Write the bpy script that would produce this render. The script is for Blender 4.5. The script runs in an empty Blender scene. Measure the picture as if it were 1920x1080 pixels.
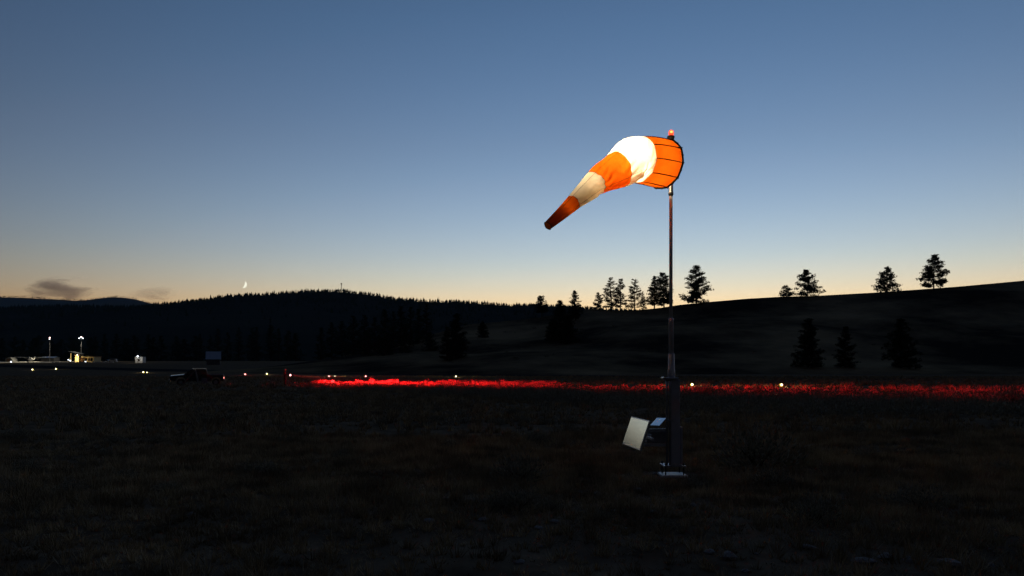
import bpy, bmesh, math, random
import numpy as np
from mathutils import Vector, Matrix

# ------------------------------------------------------------------ camera, world, exposure
S = bpy.context.scene
COL = S.collection
EXPO = 6.98                      # long night exposure: the photograph is exposed for deep dusk
UNIT = 2.0 ** -EXPO              # radiance that renders as display white
FPX, V0, CAMH = 1387.0, 692.0, 1.8

cam_d = bpy.data.cameras.new('camera')
cam = bpy.data.objects.new('camera', cam_d)
COL.objects.link(cam)
cam.location = (0, 0, CAMH)
cam.rotation_euler = (math.pi / 2, 0, 0)
cam_d.lens = 26.0
cam_d.sensor_width = 36.0
cam_d.shift_y = (V0 - 540) / 1920
cam_d.clip_start = 0.1
cam_d.clip_end = 60000
S.camera = cam

W = bpy.data.worlds.new('World')
S.world = W
W.use_nodes = True
wt = W.node_tree
sky = wt.nodes.new('ShaderNodeTexSky')
sky.sky_type = 'NISHITA'
sky.sun_disc = False
sky.sun_elevation = math.radians(-5.3)      # the sun is already below the ridge line
sky.sun_rotation = math.radians(13.9)
sky.air_density = 1.40
sky.dust_density = 0.0
sky.ozone_density = 1.72
# slight colour trim of the dusk sky with elevation (rosier low, bluer high), the same all the way round
wtc = wt.nodes.new('ShaderNodeTexCoord')
wsep = wt.nodes.new('ShaderNodeSeparateXYZ')
wt.links.new(wtc.outputs['Generated'], wsep.inputs[0])
wr = wt.nodes.new('ShaderNodeValToRGB')
while len(wr.color_ramp.elements) < 5:
    wr.color_ramp.elements.new(0.5)
for e, (p, c) in zip(wr.color_ramp.elements, ((0.0, (1.10, 1.02, .99)), (0.10, (1.08, 1.02, 1.0)), (0.15, (1.01, .99, .99)), (0.29, (.99, 1.0, .96)), (0.42, (.93, 1.08, 1.04)))):
    e.position = p
    e.color = (*c, 1)
wm = wt.nodes.new('ShaderNodeMix')
wm.data_type = 'RGBA'
wm.blend_type = 'MULTIPLY'
wm.inputs['Factor'].default_value = 1.0
wt.links.new(wsep.outputs['Z'], wr.inputs['Fac'])
wt.links.new(sky.outputs[0], wm.inputs['A'])
wt.links.new(wr.outputs['Color'], wm.inputs['B'])
wt.links.new(wm.outputs['Result'], wt.nodes['Background'].inputs[0])
wt.nodes['Background'].inputs[1].default_value = 0.13

S.view_settings.view_transform = 'Standard'
S.view_settings.look = 'None'
S.view_settings.exposure = EXPO
S.view_settings.gamma = 1
S.view_settings.use_curve_mapping = False
S.render.engine = 'CYCLES'
S.cycles.max_bounces = 12
S.cycles.diffuse_bounces = 12
S.cycles.transmission_bounces = 12
S.cycles.transparent_max_bounces = 6
S.cycles.volume_bounces = 0
S.cycles.use_denoising = True
S.cycles.sample_clamp_indirect = 0.08

R = random.Random(7)
NR = np.random.default_rng(11)


def px(u, v, Y):
    """photograph pixel at depth Y -> world point"""
    return Vector(((u - 960) / FPX * Y, Y, CAMH + (V0 - v) / FPX * Y))


# ------------------------------------------------------------------ materials
def mat(name, col, rough=0.8, metal=0.0, col2=None, scale=4.0, detail=4.0, bump=0.0, spec=0.3,
        lo=0.35, hi=0.65, coords='Object'):
    m = bpy.data.materials.new(name)
    m.use_nodes = True
    nt = m.node_tree
    b = nt.nodes['Principled BSDF']
    b.inputs['Base Color'].default_value = (*col, 1)
    b.inputs['Roughness'].default_value = rough
    b.inputs['Metallic'].default_value = metal
    b.inputs['Specular IOR Level'].default_value = spec
    if col2 is not None or bump:
        tc = nt.nodes.new('ShaderNodeTexCoord')
        n = nt.nodes.new('ShaderNodeTexNoise')
        n.inputs['Scale'].default_value = scale
        n.inputs['Detail'].default_value = detail
        n.inputs['Roughness'].default_value = 0.66 if detail > 6 else 0.5
        nt.links.new(tc.outputs[coords], n.inputs['Vector'])
        if col2 is not None:
            r = nt.nodes.new('ShaderNodeValToRGB')
            r.color_ramp.elements[0].position = lo
            r.color_ramp.elements[0].color = (*col, 1)
            r.color_ramp.elements[1].position = hi
            r.color_ramp.elements[1].color = (*col2, 1)
            nt.links.new(n.outputs['Fac'], r.inputs['Fac'])
            nt.links.new(r.outputs['Color'], b.inputs['Base Color'])
        if bump:
            bp = nt.nodes.new('ShaderNodeBump')
            bp.inputs['Strength'].default_value = bump
            nt.links.new(n.outputs['Fac'], bp.inputs['Height'])
            nt.links.new(bp.outputs['Normal'], b.inputs['Normal'])
    return m


def glow(name, col, e):
    m = bpy.data.materials.new(name)
    m.use_nodes = True
    nt = m.node_tree
    nt.nodes.remove(nt.nodes['Principled BSDF'])
    em = nt.nodes.new('ShaderNodeEmission')
    em.inputs[0].default_value = (*col, 1)
    em.inputs[1].default_value = e * UNIT
    nt.links.new(em.outputs[0], nt.nodes['Material Output'].inputs[0])
    return m


def fabric(name, col, trans=0.55):
    m = bpy.data.materials.new(name)
    m.use_nodes = True
    nt = m.node_tree
    nt.nodes.remove(nt.nodes['Principled BSDF'])
    tc = nt.nodes.new('ShaderNodeTexCoord')
    n = nt.nodes.new('ShaderNodeTexNoise')
    n.inputs['Scale'].default_value = 5.0
    n.inputs['Detail'].default_value = 6.0
    nt.links.new(tc.outputs['Object'], n.inputs['Vector'])
    r = nt.nodes.new('ShaderNodeValToRGB')
    r.color_ramp.elements[0].position = 0.25
    r.color_ramp.elements[0].color = (col[0] * .86, col[1] * .82, col[2] * .8, 1)
    r.color_ramp.elements[1].position = 0.75
    r.color_ramp.elements[1].color = (*col, 1)
    nt.links.new(n.outputs['Fac'], r.inputs['Fac'])
    n2 = nt.nodes.new('ShaderNodeTexNoise')
    n2.inputs['Scale'].default_value = 16.0
    n2.inputs['Detail'].default_value = 3.0
    nt.links.new(tc.outputs['Object'], n2.inputs['Vector'])
    bp = nt.nodes.new('ShaderNodeBump')
    bp.inputs['Strength'].default_value = 0.25
    bp.inputs['Distance'].default_value = 0.03
    nt.links.new(n2.outputs['Fac'], bp.inputs['Height'])
    d = nt.nodes.new('ShaderNodeBsdfDiffuse')
    t = nt.nodes.new('ShaderNodeBsdfTranslucent')
    mx = nt.nodes.new('ShaderNodeMixShader')
    mx.inputs[0].default_value = trans
    for x in (d, t):
        nt.links.new(r.outputs['Color'], x.inputs['Color'])
        nt.links.new(bp.outputs['Normal'], x.inputs['Normal'])
    nt.links.new(d.outputs[0], mx.inputs[1])
    nt.links.new(t.outputs[0], mx.inputs[2])
    nt.links.new(mx.outputs[0], nt.nodes['Material Output'].inputs[0])
    return m


M = {}
M['ground'] = mat('dry_soil', (0.085, 0.066, 0.044), 1.0, 0, (0.215, 0.165, 0.108), 0.9, 8, 0.5, 0.0, coords='Object')
M['hill'] = mat('dry_hillside_grass', (0.036, 0.031, 0.024), 1.0, 0, (0.310, 0.230, 0.125), 0.014, 12, 0, 0.0, 0.42, 0.64)
M['forest_floor'] = mat('forest_floor', (0.030, 0.036, 0.030), 1.0, 0, (0.045, 0.050, 0.040), 0.004, 5, 0, 0.0)
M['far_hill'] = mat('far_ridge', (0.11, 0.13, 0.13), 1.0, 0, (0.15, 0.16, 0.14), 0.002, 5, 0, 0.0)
M['needles'] = mat('pine_needles', (0.022, 0.032, 0.016), 1.0, 0, (0.040, 0.052, 0.024), 0.5, 3, 0, 0.0)
M['bark'] = mat('pine_bark', (0.045, 0.030, 0.020), 1.0, 0, (0.075, 0.045, 0.028), 3, 4, 0.4, 0.0)
M['sage'] = mat('sagebrush', (0.150, 0.150, 0.112), 1.0, 0, (0.400, 0.385, 0.290), 6, 4, 0, 0.0)
M['grass'] = mat('dry_grass', (0.180, 0.145, 0.088), 1.0, 0, (0.540, 0.430, 0.260), 1.2, 5, 0, 0.0)
M['stone'] = mat('pale_stone', (0.14, 0.135, 0.125), 0.95, 0, (0.30, 0.29, 0.265), 9, 5, 0.4, 0.1)
M['asphalt'] = mat('asphalt', (0.030, 0.030, 0.031), 1.0, 0, (0.045, 0.044, 0.042), 2, 6, 0.2, 0.0)
M['apron'] = mat('concrete_apron', (0.24, 0.23, 0.20), 0.95, 0, (0.36, 0.34, 0.30), 0.3, 5, 0, 0.1)
M['galv'] = mat('galvanised_steel', (0.30, 0.31, 0.32), 0.42, 0.85, (0.42, 0.43, 0.44), 14, 5, 0.05, 0.5)
M['mast_paint'] = mat('grey_mast_paint', (0.42, 0.43, 0.46), 0.45, 0.25, (0.52, 0.53, 0.56), 6, 5, 0.05, 0.4)
M['mast_tube'] = mat('dull_galvanised_tube', (0.70, 0.70, 0.72), 0.5, 0.15, (0.82, 0.82, 0.84), 9, 5, 0.04, 0.5)
M['rib_shade'] = mat('rib_shade_red', (0.14, 0.030, 0.008), 0.8, 0, (0.20, 0.045, 0.012), 9, 3, 0, 0.1)  # dark colour stands for rib shadow seen through the lit fabric
M['rod'] = mat('dark_threaded_rod', (0.05, 0.045, 0.04), 0.6, 0.6, (0.09, 0.07, 0.055), 30, 3, 0.3, 0.4)
M['concrete'] = mat('concrete', (0.50, 0.51, 0.51), 0.45, 0, (0.64, 0.65, 0.65), 12, 6, 0.1, 0.6)
M['black'] = mat('black_rubber', (0.012, 0.012, 0.012), 0.75, 0, (0.02, 0.02, 0.02), 10, 3, 0, 0.3)
M['orange'] = fabric('orange_nylon', (0.92, 0.17, 0.006), 0.55)
M['white'] = fabric('white_nylon', (0.88, 0.80, 0.60), 0.55)
M['glass'] = mat('dark_glass', (0.012, 0.014, 0.018), 0.06, 0.0, None, spec=0.6)
M['panel'] = mat('solar_glass', (0.78, 0.93, 1.0), 0.16, 0.9, (0.84, 0.97, 1.0), 60, 3, 0.0, 0.6)
M['alu'] = mat('aluminium_frame', (0.55, 0.55, 0.56), 0.35, 0.9, (0.62, 0.62, 0.63), 20, 3, 0.0, 0.5)
M['lid'] = mat('satin_painted_lid', (0.62, 0.65, 0.68), 0.22, 0.75, (0.72, 0.74, 0.77), 30, 3, 0.0, 0.5)
M['cabinet'] = mat('cabinet_paint', (0.24, 0.245, 0.27), 0.5, 0.2, (0.30, 0.305, 0.33), 8, 4, 0.05, 0.4)
M['paint'] = mat('dark_truck_paint', (0.012, 0.013, 0.016), 0.16, 0.35, (0.018, 0.019, 0.023), 3, 3, 0.0, 0.8)
M['chrome'] = mat('dull_chrome', (0.45, 0.45, 0.46), 0.25, 1.0, (0.5, 0.5, 0.5), 9, 2, 0, 0.5)
M['white_paint'] = mat('white_paint', (0.62, 0.61, 0.57), 0.6, 0, (0.72, 0.71, 0.67), 2, 4, 0, 0.3)
M['tan_wall'] = mat('tan_siding', (0.50, 0.40, 0.22), 0.9, 0, (0.62, 0.50, 0.28), 0.8, 4, 0, 0.1)
M['grey_wall'] = mat('grey_siding', (0.10, 0.10, 0.10), 0.9, 0, (0.15, 0.15, 0.15), 0.8, 4, 0, 0.1)
M['brown'] = mat('brown_trim', (0.12, 0.06, 0.03), 0.8, 0, (0.16, 0.08, 0.045), 1.5, 4, 0, 0.1)
M['metal_roof'] = mat('metal_roof', (0.42, 0.48, 0.52), 0.38, 0.55, (0.50, 0.55, 0.58), 1.0, 4, 0, 0.5)
M['cloth_dark'] = mat('dark_clothes', (0.025, 0.026, 0.03), 0.95, 0, (0.04, 0.04, 0.045), 12, 4, 0.2, 0.1)
M['skin'] = mat('skin', (0.42, 0.26, 0.19), 0.6, 0, (0.48, 0.31, 0.23), 20, 3, 0, 0.3)
M['cap'] = mat('cap_light_tone', (0.55, 0.52, 0.42), 0.9, 0, (0.62, 0.58, 0.48), 14, 3, 0, 0.1)  # pale tone stands in for light falling on the head
M['wood'] = mat('weathered_wood', (0.16, 0.155, 0.15), 0.9, 0, (0.24, 0.235, 0.225), 7, 5, 0.2, 0.1)
M['board'] = mat('pale_board', (0.20, 0.20, 0.26), 0.8, 0, (0.25, 0.25, 0.31), 4, 4, 0, 0.2)
M['red_lens'] = glow('red_lens', (1.0, 0.10, 0.06), 22)
M['red_core'] = glow('red_lamp_core', (1.0, 0.55, 0.48), 12)
M['red_dome'] = glow('red_dome', (1.0, 0.05, 0.04), 1.6)
M['white_lens'] = glow('white_lens', (1.0, 0.78, 0.12), 2.0)
M['white_core'] = glow('white_lamp_core', (1.0, 0.95, 0.74), 9)
M['cold_lens'] = glow('cold_white_lens', (0.85, 0.93, 1.0), 5)
M['warm_lens'] = glow('warm_lens', (1.0, 0.85, 0.55), 6)
M['beacon'] = glow('beacon_red', (1.0, 0.06, 0.02), 2.2)
M['beacon_hot'] = glow('beacon_filament', (1.0, 0.34, 0.08), 3.0)
M['moon'] = glow('moonlit_limb', (1.0, 0.99, 0.80), 1.05)
M['tail_lens'] = glow('tail_lens', (1.0, 0.35, 0.30), 5)


# ------------------------------------------------------------------ object helpers
def tag(o, label=None, cat=None, group=None, kind=None):
    if label:
        o['label'] = label
    if cat:
        o['category'] = cat
    if group:
        o['group'] = group
    if kind:
        o['kind'] = kind
    return o


def thing(name, loc, rz=0.0, label=None, cat=None, group=None):
    o = bpy.data.objects.new(name, None)
    o.empty_display_size = 0.3
    COL.objects.link(o)
    o.location = loc
    o.rotation_euler = (0, 0, rz)
    return tag(o, label, cat, group)


class MB:
    """collects simple solids, then links them as one mesh object"""
    def __init__(self):
        self.v, self.f = [], []

    def add(self, vs, fs):
        n = len(self.v)
        self.v += [tuple(p) for p in vs]
        self.f += [tuple(i + n for i in f) for f in fs]
        return self

    def box(self, c, s, rot=None, taper=1.0):
        sx, sy, sz = (a / 2 for a in s)
        vs = []
        for z, k in ((-sz, 1.0), (sz, taper)):
            for x, y in ((-sx, -sy), (sx, -sy), (sx, sy), (-sx, sy)):
                p = Vector((x * k, y * k, z))
                if rot is not None:
                    p = rot @ p
                vs.append(p + Vector(c))
        return self.add(vs, [(3, 2, 1, 0), (4, 5, 6, 7), (0, 1, 5, 4), (1, 2, 6, 5), (2, 3, 7, 6), (3, 0, 4, 7)])

    def tube(self, pts, rad, n=10, cap=True):
        pts = [Vector(p) for p in pts]
        if not hasattr(rad, '__len__'):
            rad = [rad] * len(pts)
        vs, fs = [], []
        prev = None
        for i, p in enumerate(pts):
            t = (pts[min(i + 1, len(pts) - 1)] - pts[max(i - 1, 0)])
            t = t.normalized() if t.length > 1e-9 else Vector((0, 0, 1))
            if prev is None:
                a = t.cross(Vector((0, 0, 1)))
                if a.length < 1e-3:
                    a = t.cross(Vector((0, 1, 0)))
            else:
                a = prev - t * prev.dot(t)
            a.normalize()
            prev = a
            b = t.cross(a)
            for k in range(n):
                w = 2 * math.pi * k / n
                vs.append(p + (a * math.cos(w) + b * math.sin(w)) * rad[i])
        for i in range(len(pts) - 1):
            for k in range(n):
                k2 = (k + 1) % n
                fs.append((i * n + k, i * n + k2, (i + 1) * n + k2, (i + 1) * n + k))
        if cap:
            fs.append(tuple(range(n - 1, -1, -1)))
            fs.append(tuple((len(pts) - 1) * n + k for k in range(n)))
        return self.add(vs, fs)

    def lathe(self, prof, c=(0, 0, 0), n=20):
        return self.tube([(c[0], c[1], c[2] + z) for r, z in prof], [max(r, 1e-4) for r, z in prof], n)

    def ball(self, c, r, n=10, m=7):
        rr = r if hasattr(r, '__len__') else (r, r, r)
        vs, fs = [], []
        for i in range(m + 1):
            a = math.pi * i / m
            for k in range(n):
                w = 2 * math.pi * k / n
                vs.append((c[0] + rr[0] * math.sin(a) * math.cos(w), c[1] + rr[1] * math.sin(a) * math.sin(w),
                           c[2] + rr[2] * math.cos(a)))
        for i in range(m):
            for k in range(n):
                k2 = (k + 1) % n
                fs.append((i * n + k, (i + 1) * n + k, (i + 1) * n + k2, i * n + k2))
        return self.add(vs, fs)

    def prism(self, prof, w, axis='y', cy=0.0):
        """profile of (x, z) points extruded along y by w, centred at cy"""
        n = len(prof)
        vs = [(x, cy - w / 2, z) for x, z in prof] + [(x, cy + w / 2, z) for x, z in prof]
        fs = [tuple(range(n)), tuple(range(2 * n - 1, n - 1, -1))]
        fs += [(k, n + k, n + (k + 1) % n, (k + 1) % n) for k in range(n)]
        return self.add(vs, fs)

    def build(self, name, m, parent=None, label=None, smooth=False, loc=None, bevel=0.0):
        me = bpy.data.meshes.new(name)
        me.from_pydata(self.v, [], self.f)
        me.validate()
        bm = bmesh.new()
        bm.from_mesh(me)
        bmesh.ops.recalc_face_normals(bm, faces=bm.faces)
        if bevel:
            bmesh.ops.bevel(bm, geom=[e for e in bm.edges if len(e.link_faces) == 2 and e.calc_face_angle(0) > 0.6],
                            offset=bevel, segments=2, affect='EDGES', profile=0.6)
        bm.to_mesh(me)
        bm.free()
        me.materials.append(m)
        if smooth:
            me.polygons.foreach_set('use_smooth', [True] * len(me.polygons))
        o = bpy.data.objects.new(name, me)
        COL.objects.link(o)
        if parent:
            o.parent = parent
        if loc is not None:
            o.location = loc
        if label:
            o['label'] = label
        return o


def raw_mesh(name, V, F, m, smooth=False, parent=None):
    """numpy vertices (n,3) and faces (m,k) -> object"""
    V = np.asarray(V, dtype=np.float32)
    F = np.asarray(F, dtype=np.int32)
    k = F.shape[1]
    me = bpy.data.meshes.new(name)
    me.vertices.add(len(V))
    me.vertices.foreach_set('co', V.ravel())
    me.loops.add(F.size)
    me.loops.foreach_set('vertex_index', F.ravel())
    me.polygons.add(len(F))
    me.polygons.foreach_set('loop_start', np.arange(0, F.size, k, dtype=np.int32))
    me.polygons.foreach_set('loop_total', np.full(len(F), k, dtype=np.int32))
    if smooth:
        me.polygons.foreach_set('use_smooth', np.ones(len(F), dtype=bool))
    me.update(calc_edges=True)
    me.materials.append(m)
    o = bpy.data.objects.new(name, me)
    COL.objects.link(o)
    if parent:
        o.parent = parent
    return o


def copy_tree(o, parent=None):
    c = o.copy()
    COL.objects.link(c)
    if parent:
        c.parent = parent
    for ch in list(o.children):
        copy_tree(ch, c)
    return c


def lamp(name, kind, loc, parent, power, col, radius=0.05, rot=None, cone=None, blend=0.5):
    l = bpy.data.lights.new(name, kind)
    l.energy = power * UNIT
    l.color = col
    l.shadow_soft_size = radius
    if cone:
        l.spot_size = cone
        l.spot_blend = blend
    o = bpy.data.objects.new(name, l)
    COL.objects.link(o)
    o.parent = parent
    o.location = loc
    if rot is not None:
        o.rotation_mode = 'QUATERNION'
        o.rotation_quaternion = rot
    return o


def aim(d):
    return Vector(d).to_track_quat('-Z', 'Y')


# ------------------------------------------------------------------ terrain
def hash2(i, j, s=0):
    h = (i.astype(np.int64) * 374761393 + j.astype(np.int64) * 668265263 + s * 1442695) & 0x7fffffff
    h = ((h ^ (h >> 13)) * 1274126177) & 0x7fffffff
    return ((h ^ (h >> 16)) & 0xffff) / 65535.0


def vnoise(x, y, s=0):
    x = np.asarray(x, dtype=float)
    y = np.asarray(y, dtype=float)
    i = np.floor(x)
    j = np.floor(y)
    fx = x - i
    fy = y - j
    fx = fx * fx * (3 - 2 * fx)
    fy = fy * fy * (3 - 2 * fy)
    a = hash2(i, j, s)
    b = hash2(i + 1, j, s)
    c = hash2(i, j + 1, s)
    d = hash2(i + 1, j + 1, s)
    return (a + (b - a) * fx) * (1 - fy) + (c + (d - c) * fx) * fy - 0.5


def sstep(a, b, x):
    t = np.clip((np.asarray(x, dtype=float) - a) / (b - a), 0, 1)
    return t * t * (3 - 2 * t)


def ground_z(x, y):
    x = np.asarray(x, dtype=float)
    y = np.asarray(y, dtype=float)
    r = np.hypot(x, y)
    t = np.clip((y - 130) / 350.0, 0, 1)
    z = 7.0 * t * t
    near = 1 - sstep(60, 220, r)
    z = z + near * (0.10 * vnoise(x * .35, y * .35, 1) + 0.16 * vnoise(x * .11 + 9, y * .11, 2))
    z = z + (1 - sstep(18, 45, r)) * (0.06 * vnoise(x * 1.3, y * 1.3, 3) + 0.03 * vnoise(x * 3.1, y * 3.1, 4))
    pad = 1 - sstep(0.5, 1.6, np.hypot(x - 2.72, y - 12.5))
    return z * (1 - pad)


def gz(x, y):
    return float(ground_z(np.array([x]), np.array([y]))[0])


def interp_profile(pts, Y):
    u = np.array([p[0] for p in pts], dtype=float)
    v = np.array([p[1] for p in pts], dtype=float)
    X = (u - 960) / FPX * Y
    Z = CAMH + (V0 - v) / FPX * Y
    return lambda x: np.interp(x, X, Z)


HILL_Y = 400.0
hill_prof = interp_profile([(300, 692), (560, 690), (640, 668), (700, 655), (760, 640), (820, 624), (880, 608), (940, 603),
                            (1010, 595), (1060, 587), (1100, 580), (1130, 580), (1150, 582), (1200, 581), (1240, 577),
                            (1270, 572), (1330, 566), (1400, 560), (1460, 556.5), (1540, 554), (1640, 548.5),
                            (1740, 541.5), (1800, 537), (1920, 526), (2100, 508), (2500, 480)], HILL_Y)


def hill_z(x, y):
    x = np.asarray(x, dtype=float)
    y = np.asarray(y, dtype=float)
    toe = 205 + 22 * vnoise(x * .012, x * 0 + 3, 5) + np.clip(-x, 0, 200) * 0.35
    H = np.maximum(hill_prof(x) - ground_z(x, x * 0 + HILL_Y), 0)
    t = (y - toe) / (HILL_Y - toe)
    s = np.clip(t, -0.05, 1.0)
    s = np.where(s > 0, s ** 1.12, s * 0.2)
    back = np.clip((y - HILL_Y) / 260.0, 0, 1)
    z = H * s * (1 - 0.5 * back * back)
    env = np.clip(s, 0, 1) * (1 - np.clip(s, 0, 1)) * 4
    z = z + env * (7.0 * vnoise(x * .013, y * .016, 6) + 2.5 * vnoise(x * .04 + y * .02, y * .035, 7)) * np.clip(H / 25, 0, 1)
    return ground_z(x, y) + z - 0.6 * (t < 0)


def terrain(x, y):
    return max(gz(x, y), float(hill_z(np.array([x]), np.array([y]))[0]) if y > 150 else -9)


def grid_mesh(name, xs, ys, fz, m, smooth=True):
    X, Y = np.meshgrid(xs, ys)
    Z = fz(X.ravel(), Y.ravel())
    V = np.stack([X.ravel(), Y.ravel(), Z], 1)
    nx, ny = len(xs), len(ys)
    i = np.arange((nx - 1) * (ny - 1))
    a = (i // (nx - 1)) * nx + i % (nx - 1)
    F = np.stack([a, a + 1, a + 1 + nx, a + nx], 1)
    return raw_mesh(name, V, F, m, smooth)


# ground: one sheet out to the horizon
ang = np.concatenate([np.linspace(-52, 52, 420), np.linspace(52, 308, 130)[1:-1]])
ang = np.radians(90 - ang)
rad = np.concatenate([[0.4], np.geomspace(1.5, 9000, 250)])
A, RR = np.meshgrid(ang, rad)
GX, GY = (RR * np.cos(A)).ravel(), (RR * np.sin(A)).ravel()
GV = np.stack([GX, GY, ground_z(GX, GY)], 1)
na, nr = len(ang), len(rad)
ii = np.arange((nr - 1) * na)
a0 = ii
a1 = (ii // na) * na + (ii % na + 1) % na
GF = np.stack([a0, a0 + na, a1 + na, a1], 1)
tag(raw_mesh('ground', GV, GF, M['ground'], True), kind='structure')

# grassy hill on the right
tag(grid_mesh('grass_hill', np.linspace(-200, 560, 260), np.concatenate([np.linspace(150, 410, 140), np.linspace(415, 660, 30)]),
              hill_z, M['hill']), kind='structure')

# wooded hill on the left and the pale ridge behind it
FH_Y = 2500.0
far_prof = interp_profile([(-400, 590), (-200, 583), (0, 579), (80, 575), (160, 574), (240, 576), (290, 574), (320, 570), (380, 563),
                           (440, 555), (480, 552), (540, 549), (600, 545.5), (640, 546), (690, 549), (715, 553), (740, 559), (780, 564.5),
                           (850, 566.5), (950, 571), (1000, 573), (1050, 574), (1150, 580), (1300, 592), (1500, 610)], FH_Y)
FR_Y = 6000.0
ridge_prof = interp_profile([(-300, 548), (-100, 551), (0, 555), (40, 556), (90, 557), (140, 561.5), (165, 561), (200, 556.5), (222, 554.5),
                             (250, 558), (280, 566), (310, 571), (350, 577), (500, 592), (700, 610)], FR_Y)


def far_z(x, y):
    H = far_prof(x) + 5 * vnoise(x * .012, x * 0, 21)
    t = np.clip((y - 900) / (FH_Y - 900), 0, 1)
    back = np.clip((y - FH_Y) / 700.0, 0, 1)
    z = 5 + (H - 7) * t ** 1.05 * (1 - .5 * back)
    return z + 40 * t * (1 - t) * vnoise(x * .003, y * .004, 22)


def ridge_z(x, y):
    H = ridge_prof(x) + 9 * vnoise(x * .005, x * 0, 23)
    t = np.clip((y - 3300) / (FR_Y - 3300), 0, 1)
    back = np.clip((y - FR_Y) / 1200.0, 0, 1)
    return 3 + (H - 7) * t ** 1.05 * (1 - .6 * back)


tag(grid_mesh('wooded_hill', np.linspace(-2700, 1100, 240), np.linspace(900, 3100, 50), far_z, M['forest_floor']), kind='structure')
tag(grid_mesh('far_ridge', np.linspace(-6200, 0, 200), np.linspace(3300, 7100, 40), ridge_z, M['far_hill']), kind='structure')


def cone_forest(name, xs, ys, zs, hs, m, fat=0.2):
    """pointed conifer crowns, two stacked cones each, one mesh"""
    n = len(xs)
    V = []
    F = []
    k = 5
    for tier, (b0, b1, w) in enumerate(((0.05, 0.72, 1.0), (0.45, 1.0, 0.62))):
        ph = NR.random(n) * 6.28
        for q in range(k):
            a = ph + 2 * math.pi * q / k
            rr = hs * fat * w * (0.75 + 0.5 * NR.random(n))
            V.append(np.stack([xs + rr * np.cos(a), ys + rr * np.sin(a), zs + hs * b0], 1))
        V.append(np.stack([xs, ys, zs + hs * b1], 1))
    V = np.stack(V, 1).reshape(-1, 3)
    base = np.arange(n) * (2 * (k + 1))
    for tier in range(2):
        o = tier * (k + 1)
        for q in range(k):
            F.append(np.stack([base + o + q, base + o + (q + 1) % k, base + o + k], 1))
    return raw_mesh(name, V, np.concatenate(F), m)


n = 7000
fx = NR.uniform(-2500, 900, n)
fy = FH_Y - np.abs(NR.normal(0, 1, n)) * 420 + 30
fy[:2300] = FH_Y + NR.uniform(-40, 25, 2300)
fh = np.clip(NR.normal(8.5, 3.0, n), 4, 17)
tag(cone_forest('conifer_forest', fx, fy, far_z(fx, fy) - .5, fh, M['needles'], 0.24), label='far conifer forest covering the dark hill at left',
    cat='forest', kind='stuff')
n = 1500
fx = NR.uniform(-5400, -2200, n)
fy = FR_Y + NR.uniform(-120, 40, n)
tag(cone_forest('ridge_forest', fx, fy, ridge_z(fx, fy) - 1, np.clip(NR.normal(9, 4, n), 3, 11), M['needles'], 0.25),
    label='tiny far trees along the palest ridge at far left', cat='forest', kind='stuff')

# runway strip, draped on the ground just beyond the edge lights
rp0, rp1 = np.array([-330.0, 408.0]), np.array([120.0, 72.0])
rd = (rp1 - rp0) / np.linalg.norm(rp1 - rp0)
rn = np.array([-rd[1], rd[0]])
rn = rn if rn[1] > 0 else -rn
L = np.linspace(0, np.linalg.norm(rp1 - rp0), 120)
Wd = np.linspace(6, 30, 9)
LL, WW = np.meshgrid(L, Wd)
PX = rp0[0] + rd[0] * LL + rn[0] * WW
PY = rp0[1] + rd[1] * LL + rn[1] * WW
PV = np.stack([PX.ravel(), PY.ravel(), ground_z(PX.ravel(), PY.ravel()) + 0.05], 1)
i = np.arange((len(L) - 1) * (len(Wd) - 1))
a = (i // (len(L) - 1)) * len(L) + i % (len(L) - 1)
tag(raw_mesh('runway', PV, np.stack([a, a + 1, a + 1 + len(L), a + len(L)], 1), M['asphalt'], True), kind='structure')

# apron of the far airfield, a concrete sheet on the rising ground
tag(grid_mesh('apron', np.linspace(-345, -246, 40), np.linspace(440, 466, 8), lambda x, y: ground_z(x, y) + 0.06, M['apron']), kind='structure')


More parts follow.
